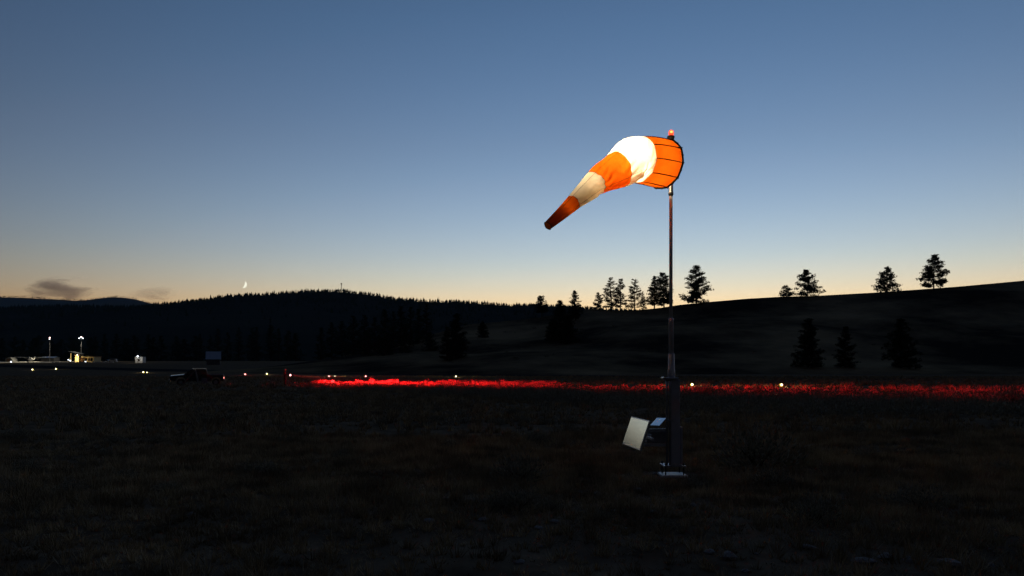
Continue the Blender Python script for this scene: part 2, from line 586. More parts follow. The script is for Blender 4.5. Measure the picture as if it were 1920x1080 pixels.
# ------------------------------------------------------------------ trees
def pine(name, loc, H, Wd, label, group=None, seed=0, clear=0.12, dense=1.0, shape=0.85, lean=0.0, flat_top=0.0, leafs=21):
    r = random.Random(seed)
    t = thing(name, loc, 0, label, 'tree', group)
    tr = MB()
    rt = 0.018 * H + 0.05
    top = Vector((lean * H * .1, 0, H * .96))
    axis = [Vector((0, 0, -0.4)), Vector((r.uniform(-.1, .1), 0, H * .3)), Vector((top.x * .6 + r.uniform(-.15, .15), 0, H * .65)), top]

    def ax(z):
        q = z / H
        pts = [(-0.02, axis[0]), (.3, axis[1]), (.65, axis[2]), (.97, axis[3])]
        for (q0, p0), (q1, p1) in zip(pts, pts[1:]):
            if q <= q1:
                return p0.lerp(p1, (q - q0) / (q1 - q0))
        return top.copy()
    tr.tube(axis, [rt, rt * .8, rt * .45, rt * .12], 7)
    nl = int((60 + H * 1.8) * dense)
    leaf_v = []
    hw = Wd / 2
    for i in range(nl):
        q = clear + (1 - clear) * (i + r.random()) / nl
        z = q * H
        qq = (q - clear) / (1 - clear)
        prof = (1 - qq ** 1.25) ** shape * (0.80 + 0.20 * min(1, qq * 5))
        prof = max(prof, 0.10 + flat_top * 0.35)
        w = hw * prof * (0.68 + 0.40 * r.random())
        a = r.random() * 6.283
        hole = math.sin(a * 2 + seed) * math.sin(q * 19 + seed * 1.7 + math.cos(a) * 2)
        if hole > .80 and r.random() < .7:
            continue
        w *= 1 + .22 * math.sin(q * 31 + seed + 2 * math.sin(a))
        p0 = ax(z)
        rise = (0.35 - 0.5 * (1 - qq)) * w * .6 + r.uniform(-.1, .1) * w
        p1 = p0 + Vector((math.cos(a) * w * .6, math.sin(a) * w * .6, rise * .4))
        p2 = p0 + Vector((math.cos(a) * w, math.sin(a) * w, rise + .12 * w))
        tr.tube([p0, p1, p2], [rt * .30, rt * .18, rt * .06], 4)
        for s in ((.45, .72, .98) if w > hw * .35 else (.55, .95)):
            if r.random() < 0.13:
                continue
            c = p0.lerp(p1, s / .6) if s < .6 else p1.lerp(p2, (s - .6) / .4)
            cr = (0.078 + 0.045 * r.random()) * Wd * (.75 + .5 * (1 - qq)) * (0.8 if s < .6 else 1)
            ch = cr * .5
            for k in range(leafs):
                d = Vector((r.gauss(0, 1), r.gauss(0, 1), r.gauss(0, 1)))
                d.normalize()
                rr = r.random() ** .5
                o = c + Vector((d.x * cr * rr, d.y * cr * rr, d.z * ch * rr + ch * .3))
                u = Vector((r.gauss(0, 1), r.gauss(0, 1), r.gauss(0, .6))).normalized() * cr * .66
                v = Vector((r.gauss(0, 1), r.gauss(0, 1), r.gauss(0, .6))).normalized() * cr * .36
                leaf_v += [o - u * .6, o + v, o + u * .6]
    tr.build('trunk', M['bark'], t)
    V = np.array([tuple(p) for p in leaf_v])
    raw_mesh('crown', V, np.arange(len(V)).reshape(-1, 3), M['needles'], parent=t)
    return t


def hill_spot(u, v):
    """where the view ray through (u, v) first meets the terrain"""
    y = 190.0
    while y < 398:
        p = px(u, v, y)
        if terrain(p.x, y) >= p.z:
            break
        y += 1.5
    x = (u - 960) / FPX * y
    return x, y, terrain(x, y)


# (u, top v, base v, width px, clear, dense, shape, flat, label)
RIDGE = [
    (1016, 555, 592, 27, .22, 1.3, .55, .8, 'small round topped pine alone left of the ridge clumps'),
    (1079, 544, 602, 33, .10, 1.2, .9, .1, 'pine with pointed crown above the dark thicket on the slope'),
    (1121, 548, 580, 29, .12, .75, .9, .1, 'short airy pine left of the tall pair on the ridge'),
    (1146, 519, 583, 36, .10, .75, .7, .5, 'tall open pine with flat top, left one of the ridge pair'),
    (1163, 522, 583, 32, .12, .85, .7, .2, 'tall open pine, right one of the ridge pair'),
    (1190, 523, 582, 36, .10, .75, .65, .4, 'broken topped gappy pine between the pair and the dark clump'),
    (1206, 546, 581, 15, .05, 1.1, .7, .2, 'narrow low pine touching the gappy pine on its right'),
    (1227, 517, 580, 38, .14, 1.1, 1.0, 0, 'pointed pine with ragged left branches in the dark clump by the mast'),
    (1245, 511, 579, 40, .10, 1.7, .6, .3, 'dense round topped pine just left of the windsock mast'),
    (1306, 498, 568, 56, .05, 1.15, .75, .3, 'big spreading pine just right of the windsock mast'),
    (1475, 536, 560, 29, .10, .9, .55, .5, 'small bushy pine beside a taller one on the right ridge'),
    (1514, 506, 557, 51, .06, 1.0, .8, .1, 'conical pine right of the small bushy one on the ridge'),
    (1664, 501, 549, 53, .05, .75, 1.0, .1, 'thin airy pine with wide low branches on the right ridge'),
    (1751, 478, 543, 58, .07, 1.0, .8, .1, 'tallest standing pine at far right of the ridge'),
]
for k, (u, vt, vb, w, cl, de, sh, fl, lab) in enumerate(RIDGE):
    y = 397.0
    if vb > 586:
        x, y, z = hill_spot(u, vb)
    else:
        x = (u - 960) / FPX * y
        z = terrain(x, y)
    H = CAMH + (V0 - vt) / FPX * y - z
    pine('pine_tree', (x, y, z), H, w / FPX * y, lab, 'pines along the hill ridge', 100 + k, cl, de, sh, R.uniform(-.4, .4), fl)
# dark thicket and slope trees
SLOPE = [
    (1050, 563, 640, 46, 'dark broad pine at the heart of the thicket on the slope'),
    (1066, 590, 644, 44, 'low dark pine at the front of the thicket on the slope'),
    (1034, 600, 640, 30, 'low dark pine at the left edge of the thicket'),
    (905, 603, 633, 25, 'lone round bush like pine on the pale left shoulder of the hill'),
    (856, 588, 672, 52, 'dark broad pine on the left shoulder right of the grove'),
    (838, 612, 676, 34, 'dark pine tucked in left of the broad shoulder pine'),
    (1515, 598, 690, 60, 'dark conical pine low on the right slope, left of three'),
    (1585, 612, 690, 44, 'dark pine low on the right slope, middle of three'),
    (1690, 598, 690, 66, 'dark wide pine low on the right slope, right of three'),
]
for k, (u, vt, vb, w, lab) in enumerate(SLOPE):
    x, y, z = hill_spot(u, vb)
    H = CAMH + (V0 - vt) / FPX * y - z
    pine('pine_tree', (x, y, z), H, w / FPX * y, lab, 'dark pines on the slope', 200 + k, .02, 1.5, .8, 0, .15)
# the grove left of the hill: (u, top v, depth)
GROVE = [(602, 612, 330), (622, 602, 345), (641, 600, 350), (662, 590, 340), (684, 589, 352), (703, 592, 335), (722, 578, 345),
         (738, 582, 356), (752, 571, 350), (770, 573, 344), (785, 577, 352), (800, 568, 348), (690, 620, 300), (722, 628, 290), (760, 618, 300), (806, 622, 310)]
for k, (u, vt, y) in enumerate(GROVE):
    x = (u - 960) / FPX * y
    z = terrain(x, y)
    H = CAMH + (V0 - vt) / FPX * y - z
    pine('pine_tree', (x, y, z - .3), H, R.uniform(30, 42) / FPX * y, 'tall dark pine in the black grove left of the grass hill',
         'pines of the black grove', 300 + k, .02, 1.35, .75, 0, .15, 9)
# the row of trees behind the airfield
for k in range(34):
    u = -30 + k * 17.8 + R.uniform(-6, 6)
    y = R.uniform(610, 760)
    x = (u - 960) / FPX * y
    vt = (632 if u < 190 else 628 if u < 400 else 618 if u < 440 else 612) + R.uniform(-4, 9)
    if 540 < u:
        vt += 14
    z = gz(x, y)
    H = CAMH + (V0 - vt) / FPX * y - z
    pine('pine_tree', (x, y, z), H, R.uniform(24, 38) / FPX * y, 'dark pine in the tree row behind the lit airfield',
         'pines behind the airfield', 400 + k, .01, 1.2, .7, 0, .2, 8)

# sapling on the ridge
xs_, ys_ = (1174 - 960) / FPX * 397, 397
pine('pine_sapling', (xs_, ys_, terrain(xs_, ys_)), 21 / FPX * 397, 9 / FPX * 397, 'slender sapling between the ridge pair and the gappy pine',
     None, 77, .02, .5, 1.0)


# ------------------------------------------------------------------ ground cover
def tufts(n, y0, y1, hmin, hmax, blades, spread, wide, seed, dens_fn=None, half=0.72):
    g = np.random.default_rng(seed)
    yy = np.sqrt(g.uniform(y0 ** 2, y1 ** 2, n * 2))
    xx = g.uniform(-1, 1, n * 2) * (yy * half + 1.5)
    keep = g.random(n * 2) < (0.30 + 1.5 * np.clip(vnoise(xx * .22, yy * .22, 31) + vnoise(xx * .7, yy * .7, 32) * .6 + .25, 0, 1))
    keep &= np.hypot(xx - 2.72, yy - 12.5) > 0.55
    xx, yy = xx[keep][:n], yy[keep][:n]
    n = len(xx)
    zz = ground_z(xx, yy)
    h = (g.uniform(hmin, hmax, n) * (0.6 + 0.9 * (vnoise(xx * .5, yy * .5, 33) + .5)))[:, None]
    a = g.uniform(0, 6.283, (n, blades))
    q = g.random((n, blades)) ** .7
    hh = h * (1 - .45 * q) * g.uniform(.6, 1.1, (n, blades))
    sp = spread * h / hmax
    bx = xx[:, None] + np.cos(a) * q * sp * .35
    by = yy[:, None] + np.sin(a) * q * sp * .35
    tx = xx[:, None] + np.cos(a) * q * sp + g.normal(0, .12, (n, blades)) * sp
    ty = yy[:, None] + np.sin(a) * q * sp + g.normal(0, .12, (n, blades)) * sp
    w = wide * g.uniform(.6, 1.3, (n, blades))
    pa = g.uniform(0, 6.283, (n, blades))
    dx, dy = np.cos(pa) * w, np.sin(pa) * w
    z0 = np.broadcast_to(zz[:, None], a.shape) - .01
    V = np.stack([np.stack([bx - dx, by - dy, z0], -1), np.stack([bx + dx, by + dy, z0], -1), np.stack([tx, ty, z0 + hh], -1)], 2)
    V = V.reshape(-1, 3)
    return V


def cover(name, label, parts, m):
    V = np.concatenate(parts)
    o = raw_mesh(name, V, np.arange(len(V)).reshape(-1, 3), m)
    tag(o, label, 'grass', None, 'stuff')


cover('dry_grass', 'dark dry grass tufts over the whole field', [
    tufts(21000, 4.5, 20, .06, .24, 20, .20, .006, 1),
    tufts(26000, 4.5, 17, .02, .07, 9, .16, .007, 9),
    tufts(14000, 20, 60, .12, .36, 16, .28, .018, 2),
    tufts(12000, 60, 170, .2, .5, 10, .5, .05, 3),
], M['grass'])


def leaf_ball(n, seed, hollow=.35, flat=.75, leaf=.075, up=.6):
    """unit sagebrush crown: many twigs of narrow leaves pointing up and out"""
    r = random.Random(seed)
    V = []
    for i in range(n):
        a = r.random() * 6.283
        e = math.asin(r.random() ** .8)
        d = Vector((math.cos(a) * math.cos(e), math.sin(a) * math.cos(e), math.sin(e)))
        lump = 0.78 + .22 * math.sin(a * 3 + seed) * math.cos(e * 4 + seed * 2) + r.uniform(-.1, .16)
        q = hollow + (1 - hollow) * r.random() ** .5
        c = Vector((d.x, d.y, d.z * flat)) * q * lump
        u = (d * .7 + Vector((r.gauss(0, .4), r.gauss(0, .4), up))).normalized() * leaf * r.uniform(.8, 2.0)
        v = u.cross(Vector((r.gauss(0, 1), r.gauss(0, 1), r.gauss(0, 1)))).normalized() * leaf * .28
        V += [c - v, c + v, c + u]
    return np.array([tuple(p) for p in V])


SAGE = []
for k in range(6):
    V = leaf_ball(1500, 50 + k, .2, .78, .060, .35)
    o = raw_mesh('foliage', V, np.arange(len(V)).reshape(-1, 3), M['sage'])
    w_ = MB()
    for q in range(6):
        a = q * 1.05 + k
        w_.tube([(0, 0, -.08), (.10 * math.cos(a), .10 * math.sin(a), .12), (.30 * math.cos(a + .3), .30 * math.sin(a + .3), .28)], [.035, .025, .010], 5)
    o2 = w_.build('stem', M['bark'])
    SAGE.append((o.data, o2.data))
    bpy.data.objects.remove(o)
    bpy.data.objects.remove(o2)


def sage(x, y, r, h, label, group, k=None, name='sagebrush'):
    o = thing(name, (x, y, gz(x, y) - .02))
    fo, st = SAGE[(R.randrange(6) if k is None else k)]
    for nm, me in (('foliage', fo), ('stem', st)):
        c = bpy.data.objects.new(nm, me)
        COL.objects.link(c)
        c.parent = o
    o.rotation_euler = (0, 0, R.random() * 6.283)
    o.scale = (r, r * R.uniform(.85, 1.15), h / .78)
    return tag(o, label, 'bush', group)


def field(u, v):
    y = CAMH * FPX / (v - V0)
    return (u - 960) / FPX * y, y


# clumps one can make out in the dark foreground
for u, v, w, lab in [(975, 905, 150, 'pale broad sagebrush left of the windsock mast'),
                     (1420, 880, 190, 'dark rounded sagebrush right of the windsock mast'),
                     (1530, 985, 130, 'blackest round sagebrush at lower right'),
                     (1030, 960, 60, 'small dark tuft bush below the white panel'),
                     (1240, 1000, 70, 'small dark tuft bush below the concrete pad'),
                     (1130, 985, 56, 'small tuft bush between the two dark tuft bushes'),
                     (600, 1075, 70, 'frosty pale sagebrush at the bottom edge left of centre'),
                     (935, 965, 90, 'frosty blue grey sagebrush near bottom centre'),
                     (1720, 955, 120, 'grey sagebrush among stones at lower right')]:
    x, y = field(u, v)
    rr = w / 2 / FPX * y
    sage(x, y, rr, rr * R.uniform(.8, 1.1), lab, 'sagebrush of the near field')
for k in range(70):
    y = math.sqrt(R.uniform(8 ** 2, 34 ** 2))
    x = R.uniform(-.74, .74) * y
    if math.hypot(x - 2.7, y - 12.5) < 1.3:
        continue
    rr = R.uniform(.18, .45)
    sage(x, y, rr, rr * R.uniform(.7, 1.0), 'low grey sagebrush clump in the dark near field', 'small sagebrush of the near field')

# the red lit belt: bushes one can pick out, then the mass
for u, v, w, h, lab in [(1893, 760, 66, 1.25, 'brightest red lit sagebrush at far right of the belt'),
                        (1323, 742, 46, .95, 'red lit sagebrush just right of the mast'),
                        (1420, 741, 36, .95, 'small red lit sagebrush below the right hand white lights'),
                        (866, 736, 20, .42, 'black round sagebrush in front of the red belt'),
                        (1592, 741, 44, 1.05, 'faint red lit sagebrush right of the white lights'),
                        (1010, 728, 50, .80, 'bright red lit sagebrush mid belt'),
                        (735, 724, 46, .80, 'bright red lit sagebrush at the left of the belt'),
                        (846, 724, 52, .80, 'bright red lit sagebrush below the middle white light')]:
    x, y = field(u, v)
    sage(x, y, w / 2 / FPX * y, h, lab, 'sagebrush of the red lit belt')

# distant mass of sage as one object
g = np.random.default_rng(5)
parts = []
protoV = [leaf_ball(90, 80 + k, .25, .8, .13) for k in range(5)]


def sage_mass(n, fn):
    cnt = 0
    while cnt < n:
        p = fn()
        if p is None:
            continue
        x, y, r, h = p
        V = protoV[g.integers(5)].copy()
        a = g.random() * 6.28
        c, s_ = math.cos(a), math.sin(a)
        Q = np.stack([(V[:, 0] * c - V[:, 1] * s_) * r + x, (V[:, 0] * s_ + V[:, 1] * c) * r + y, V[:, 2] * h / .8 + gz(x, y) - .02], 1)
        parts.append(Q)
        cnt += 1


def belt():
    y = 27 + 69 * g.random()
    u = g.uniform(560, 1990)
    x = (u - 960) / FPX * y
    # belt between two lines fanning out from the person with the lamp
    dx, dy = x + 24.2, y - 80
    if dx < 3 or (x > 6 and y > 64 - (x - 6) * .35):
        return None
    an = math.degrees(math.atan2(dy, dx))
    if not -58 < an < 4:
        return None
    if g.random() > (0.45 if x < 2 else 0.18) + (1.3 if x < 2 else 1.7) * (float(vnoise(np.array([x * .13]), np.array([y * .13]), 41)[0]) + .5):
        return None
    r = g.uniform(.3, .75)
    return x, y, r, r * g.uniform(.75, 1.15) * (1.0 if x < 4 else .72)


def fieldmass():
    y = math.sqrt(g.uniform(24 ** 2, 150 ** 2))
    x = g.uniform(-.75, .75) * y
    if vnoise(np.array([x * .06]), np.array([y * .06]), 42)[0] < -.05:
        return None
    r = g.uniform(.25, .6)
    return x, y, r, r * g.uniform(.6, .95)


def near_lamp():
    d = g.uniform(3.6, 14)
    an = math.radians(g.uniform(-48, 12))
    r = g.uniform(.25, .55)
    return -24.2 + d * math.cos(an), 80 + d * math.sin(an), r, r * g.uniform(.8, 1.2)


sage_mass(160, near_lamp)
sage_mass(2300, belt)
sage_mass(2000, fieldmass)
V = np.concatenate(parts)
tag(raw_mesh('sagebrush_mass', V, np.arange(len(V)).reshape(-1, 3), M['sage']),
    'dense low sagebrush filling the middle of the field', 'brush', None, 'stuff')

# low scrub on the grassy hill and along its crest
sc = []
for q in range(420):
    x = g.uniform(-90, 330)
    y = 396 + g.uniform(-3, 3) if q < 170 else math.sqrt(g.uniform(230 ** 2, 395 ** 2))
    if q >= 170 and vnoise(np.array([x * .03]), np.array([y * .03]), 61)[0] < 0:
        continue
    r = g.uniform(.3, .9) if q < 170 else g.uniform(.6, 1.6)
    V = protoV[g.integers(5)] * np.array([r, r, r * .9]) + np.array([x, y, terrain(x, y) - .1])
    sc.append(V)
V = np.concatenate(sc)
tag(raw_mesh('hillside_scrub', V, np.arange(len(V)).reshape(-1, 3), M['needles']), 'low dark scrub dotting the grassy hill', 'brush', None, 'stuff')

# stones
ST = []
for k in range(5):
    bm = bmesh.new()
    bmesh.ops.create_icosphere(bm, subdivisions=2, radius=1)
    r = random.Random(k)
    ph = [r.uniform(0, 6) for _ in range(6)]
    for v in bm.verts:
        c = v.co
        f = 1 + .16 * math.sin(c.x * 3 + ph[0]) + .14 * math.sin(c.y * 3.4 + ph[1]) + .12 * math.sin(c.z * 4 + ph[2]) + r.uniform(-.04, .04)
        v.co = Vector((c.x * f, c.y * f * .8, c.z * f * .55))
    me = bpy.data.meshes.new('stone')
    bm.to_mesh(me)
    bm.free()
    me.materials.append(M['stone'])
    ST.append(me)
spots = [(1228, 890, .06), (1120, 928, .07), (1195, 925, .09), (1065, 913, .05), (1310, 911, .08), (1230, 970, .07), (1040, 990, .06), (1010, 998, .05),
         (1365, 1046, .10), (1330, 1040, .06), (1620, 1050, .09), (1660, 1046, .07), (1780, 1060, .10), (1700, 1050, .05), (1260, 945, .06),
         (990, 880, .05), (1140, 905, .05), (1300, 950, .05), (1180, 945, .05), (805, 990, .08), (905, 985, .06), (360, 968, .05), (1520, 1030, .06)]
for u, v, r in spots:
    x, y = field(u, v)
    o = bpy.data.objects.new('stone', R.choice(ST))
    COL.objects.link(o)
    o.location = (x, y, gz(x, y) + r * .15)
    o.rotation_euler = (R.uniform(-.2, .2), R.uniform(-.2, .2), R.random() * 6.28)
    o.scale = (r * R.uniform(.8, 1.3), r, r * R.uniform(.7, 1.1))
    tag(o, 'pale flat stone lying on the dark ground', 'stone', 'stones scattered in the near field')
for k in range(90):
    y = math.sqrt(R.uniform(6.2 ** 2, 15 ** 2))
    x = R.uniform(-.1, .74) * y
    r = R.uniform(.02, .05)
    o = bpy.data.objects.new('stone', R.choice(ST))
    COL.objects.link(o)
    o.location = (x, y, gz(x, y) + r * .1)
    o.rotation_euler = (R.uniform(-.2, .2), R.uniform(-.2, .2), R.random() * 6.28)
    o.scale = (r * R.uniform(.8, 1.4), r, r)
    tag(o, 'pale flat stone lying on the dark ground', 'stone', 'stones scattered in the near field')

# ------------------------------------------------------------------ the windsock
PD = 12.5                                           # distance of the mast
K = PD / FPX
mx = (1258 - 960) * K
ws = thing('windsock', (mx, PD, 0.0), 0, 'lit orange and white windsock on a grey mast with red lamp on top', 'windsock')


def zv(v):
    return CAMH + (V0 - v) * K


def xu(u):
    return (u - 960) * K - mx


MB().box((xu(1260.5), -.02, 0.0), (.43, .43, .07)).build('concrete_pad', M['concrete'], ws, bevel=.02)
for sx in (-.15, .15):
    for sy in (-.15, .15):
        rb = MB().tube([(xu(1261) + sx, -.02 + sy, .0), (xu(1261) + sx, -.02 + sy, zv(866))], .011, 8).build('anchor_rod', M['rod'], ws)
        MB().tube([(xu(1261) + sx, -.02 + sy, zv(869.3)), (xu(1261) + sx, -.02 + sy, zv(866.8))], .02, 6).build('nut', M['rod'], rb)
MB().box((xu(1261), -.02, zv(872)), (.37, .37, .024)).build('base_flange', M['galv'], ws, bevel=.004)
# lower tilt-down support: a channel with two side plates
low = MB().box((xu(1265), 0, (zv(870.5) + zv(712)) / 2), (.155, .15, zv(712) - zv(870.5)))
low.build('lower_support', M['mast_paint'], ws, bevel=.012)
MB().box((xu(1276.2), -.02, (zv(870.5) + zv(800)) / 2), (.035, .10, zv(800) - zv(870.5))).build('stiffener', M['mast_paint'], ws, bevel=.004)
for dx, v1 in ((1249.0, 709), (1254.6, 709)):
    MB().tube([(xu(dx), -.07, zv(871)), (xu(dx), -.07, zv(730)), (xu(dx) - .004, -.07, zv(v1))], .0185, 14).build('conduit', M['galv'], ws, smooth=True)
MB().box((xu(1253), -.07, zv(788)), (.115, .06, .035)).build('conduit_clamp', M['galv'], ws, bevel=.004)
hp = MB().box((xu(1257), -.01, zv(709.5)), (.235, .20, .035)).build('hinge_plate', M['mast_paint'], ws, bevel=.008)
MB().tube([(xu(1243.5), -.12, zv(709)), (xu(1243.5), .1, zv(709))], .022, 12).build('hinge_pin', M['galv'], hp)
MB().lathe([(.062, zv(707.3)), (.062, zv(694)), (.056, zv(692)), (.052, zv(664)), (.050, zv(663))], (xu(1259), 0, 0), 24).build('mast_sleeve', M['mast_tube'], ws, smooth=True)
MB().tube([(xu(1253.5), -.035, zv(706)), (xu(1253.5), -.035, zv(693))], .012, 8).build('locking_pin', M['galv'], ws)
MB().lathe([(.042, zv(665)), (.041, zv(601)), (.046, zv(600)), (.046, zv(598)), (.037, zv(596.5))], (xu(1258.5), 0, 0), 24).build('lower_tube', M['mast_tube'], ws, smooth=True)
MB().lathe([(.029, zv(600)), (.029, zv(366))], (xu(1258), 0, 0), 24).build('upper_tube', M['mast_tube'], ws, smooth=True)
MB().lathe([(.036, zv(367)), (.044, zv(364)), (.044, zv(361)), (.038, zv(360)), (.037, zv(345)), (.030, zv(344))], (xu(1258), 0, 0), 24).build('swivel_coupling', M['galv'], ws, smooth=True)
MB().lathe([(.022, zv(345)), (.022, zv(266))], (xu(1258), 0, 0), 18).build('swivel_shaft', M['galv'], ws, smooth=True)
# obstruction lamp on top
ob = MB().lathe([(.026, zv(268)), (.03, zv(263)), (.055, zv(260)), (.064, zv(257.5)), (.064, zv(256)), (.040, zv(254.2))], (xu(1258), 0, 0), 20).build('beacon_base', M['black'], ws, smooth=True)
MB().lathe([(.036, zv(254.6)), (.043, zv(252)), (.044, zv(248)), (.034, zv(245)), (.012, zv(243.6))], (xu(1258.5), 0, 0), 20).build('beacon_lens', M['beacon'], ws, smooth=True)
MB().ball((xu(1258), -.034, zv(248.5)), (.026, .022, .022), 12, 8).build('beacon_filament', M['beacon_hot'], ws, smooth=True)

# sock geometry: centre line and radius along the sock
AX = Vector((-.80, -.60, 0))                        # downwind, towards the camera and to the left


def on_line(u, v):
    k = (u - 960) / FPX
    X0 = mx
    t = (X0 - k * PD) / (.80 - .60 * k)
    Y = PD - .60 * t
    return Vector((X0 - .8 * t, Y, CAMH + (V0 - v) / FPX * Y)) - Vector((mx, PD, 0))


# (u, v, radius m, band start flag)
CL = [(1244.5, 307.5, .398), (1222, 302.5, .388), (1199, 299.5, .372), (1181, 303.0, .352), (1158, 317.5, .288),
      (1138, 329.5, .245), (1117, 343.0, .200), (1096, 361.0, .160), (1075, 379.5, .121), (1051, 402, .092), (1027, 423.5, .066)]
P = [on_line(u, v) for u, v, r in CL]
RD = [r for u, v, r in CL]
BREAK = [0, 2, 4, 6, 8, 10]


def catmull(vals, t):
    n = len(vals)
    i = min(int(t), n - 2)
    f = t - i
    p0, p1, p2, p3 = vals[max(i - 1, 0)], vals[i], vals[i + 1], vals[min(i + 2, n - 1)]
    return 0.5 * ((2 * p1) + (p2 - p0) * f + (2 * p0 - 5 * p1 + 4 * p2 - p3) * f * f + (3 * p1 - p0 - 3 * p2 + p3) * f ** 3)


def frame_at(t):
    c = catmull(P, t)
    tg = (catmull(P, min(t + .05, 10)) - catmull(P, max(t - .05, 0))).normalized()
    if t < 1.0:
        tg = AX.copy()
    elif t < 3.2:
        tg = AX.lerp(tg, (t - 1.0) / 2.2).normalized()
    side = tg.cross(Vector((0, 0, 1))).normalized()
    up = side.cross(tg).normalized()
    return c, tg, side, up


NSEG = 128
sg = np.random.default_rng(3)
RIBS = 10
PH0 = math.radians(9)


def wrinkle(t, th):
    """fabric relief: flat between the ribs in the stiff part, folds where the sock bends"""
    seg = 2 * math.pi / RIBS
    m = ((th - PH0) % seg) - seg / 2
    flat = math.cos(seg / 2) / math.cos(m)
    stiff = max(0.0, 1 - max(0, t - 1.9) / .5)
    k = 1 + (flat - 1) * (.5 * stiff + .12)
    soft = 1 - stiff
    w = 0
    if soft > 0:
        w += .030 * math.sin(3 * th + 1.7 * t) + .016 * math.sin(5 * th - 2.3 * t + 1) + .012 * math.sin(7 * th + 3.1 * t)
        for b, amp in ((2.0, .07), (4.0, .06), (6.0, .11), (8.0, .05)):    # gathers at the band seams
            d = abs(t - b)
            w += -amp * .35 * math.exp(-(d / .16) ** 2) + amp * .55 * math.exp(-(d / .7) ** 2) * math.sin(11 * th + 2 * math.sin(4 * t)) * (.5 + .5 * math.cos(th - 4.2))
        # inner side of the bend buckles
        w -= .14 * math.exp(-((t - 2.7) / .55) ** 2) * max(0, math.cos(th + math.pi / 2)) ** 2 * (1 + .6 * math.sin(14 * t))
        # tail panels sag between four seams
        q = min(1, max(0, (t - 4.5) / 2))
        w -= .07 * q * abs(math.sin(2 * th + .5)) ** .8
    return k * (1 + soft * w)


def sock_point(t, th, off=0.0):
    c, tg, side, up = frame_at(t)
    r = catmull(RD, t) * wrinkle(t, th) + off
    p = c + (side * math.cos(th) + up * math.sin(th)) * r
    return p


bands = [('orange', 'stiff orange band over the frame at the sock mouth'), ('white', 'brightly lit white band at the bend'),
         ('orange', 'orange middle band'), ('white', 'cream lit white band'), ('orange', 'dark orange tail band')]
for b, (cm, lab) in enumerate(bands):
    t0, t1 = BREAK[b], BREAK[b + 1]
    nt_ = 34
    vs, fs = [], []
    for i in range(nt_ + 1):
        t = t0 + (t1 - t0) * i / nt_
        for k in range(NSEG):
            vs.append(sock_point(t, 2 * math.pi * k / NSEG, 0))
    for i in range(nt_):
        for k in range(NSEG):
            k2 = (k + 1) % NSEG
            fs.append((i * NSEG + k, i * NSEG + k2, (i + 1) * NSEG + k2, (i + 1) * NSEG + k))
    mb = MB()
    mb.add(vs, fs)
    mb.build('sock_band', M[cm], ws, lab, smooth=True)
# stitched seams between bands, and at the tail
for b in BREAK[1:]:
    pts = [sock_point(b - (.02 if b == 10 else 0), 2 * math.pi * k / 64, .0015) for k in range(65)]
    MB().tube(pts, .0032 if b != 10 else .005, 5, False).build('seam', M['brown'], ws)
# frame ribs laid outside the stiff band, dark red for their shadow through cloth
for k in range(RIBS):
    th = PH0 + 2 * math.pi * k / RIBS
    MB().tube([sock_point(2.0 * q / 8, th, .003) for q in range(9)], .0085, 6).build('frame_rib', M['rib_shade'], ws)
# long seams of the soft part
for th in (0.45, 2.1, 3.75, 5.25):
    MB().tube([sock_point(2.0 + 8.0 * q / 60, th, .001) for q in range(61)], .0022, 5).build('long_seam', M['brown'], ws)
# mouth hoop with its lashing
hoop = MB().tube([sock_point(0, 2 * math.pi * k / 80, .006) - AX * .016 for k in range(81)], .017, 8, False).build('mouth_hoop', M['black'], ws, smooth=True)
for k in range(20):
    th = 2 * math.pi * (k + .5) / 20
    MB().tube([sock_point(.0, th, .022) - AX * .03, sock_point(.03, th, .016) + AX * .012], .008, 6).build('lashing', M['black'], hoop)
# spokes that carry the hoop on the shaft
c0 = P[0]
shaft = Vector((0, 0, 0))
for zz in (zv(280), zv(334)):
    h = math.sqrt(max(.01, .37 ** 2 - (zz - c0.z) ** 2))
    sd = AX.cross(Vector((0, 0, 1))).normalized()
    for s in (-1, 1):
        MB().tube([(0, 0, zz), Vector((c0.x, c0.y, zz)) + sd * s * h], .009, 6).build('hoop_spoke', M['black'], ws)
# lamps inside the sock: a flood down the sock and a small bulb for the mouth
fl = MB().lathe([(.02, -.03), (.05, -.02), (.055, .03), (.05, .04)], (0, 0, 0), 14)
flo = fl.build('floodlight', M['black'], ws)
fpos = P[0] + AX * .06 + Vector((0, 0, -.10))
fdir = (P[3] + Vector((0, 0, .06)) - fpos).normalized()
flo.location = fpos - fdir * .06
flo.rotation_mode = 'QUATERNION'
flo.rotation_quaternion = fdir.to_track_quat('Z', 'Y')
lamp('flood_lamp', 'SPOT', fpos, ws, 400, (1.0, .86, .62), .04, aim(fdir), math.radians(74), .85)
lamp('mouth_bulb', 'POINT', P[0] + AX * .26, ws, 12.5, (1.0, .80, .50), .06)

lamp('sock_fill_light', 'POINT', catmull(P, 6.3), ws, .80, (1.0, .74, .40), .03)  # unseen fill light added to brighten the cream band
lamp('sock_fill_light', 'POINT', catmull(P, 8.5), ws, .24, (1.0, .74, .40), .03)  # second added fill, no real lamp, lifts the tail band

# rails, cabinet and solar panel on the mast
for v in (806, 834):
    MB().box((xu(1229), -.03, zv(v)), (.40, .045, .045)).build('panel_rail', M['mast_paint'], ws, bevel=.004)
# solar panel: a tilted module facing south, seen at a glancing angle
A_ = px(1184, 781, 12.5) - Vector((mx, PD, 0))
zt = CAMH - (781 - V0) / FPX * 12.5
Yb = (CAMH - zt) * FPX / (789 - V0)
B_ = px(1218, 789, Yb) - Vector((mx, PD, 0))
Dn = px(1167, 832, 12.5) - Vector((mx, PD, 0))
e1 = B_ - A_
e2 = Dn - A_
nn = e2.cross(e1).normalized()
if nn.x > 0:
    nn = -nn


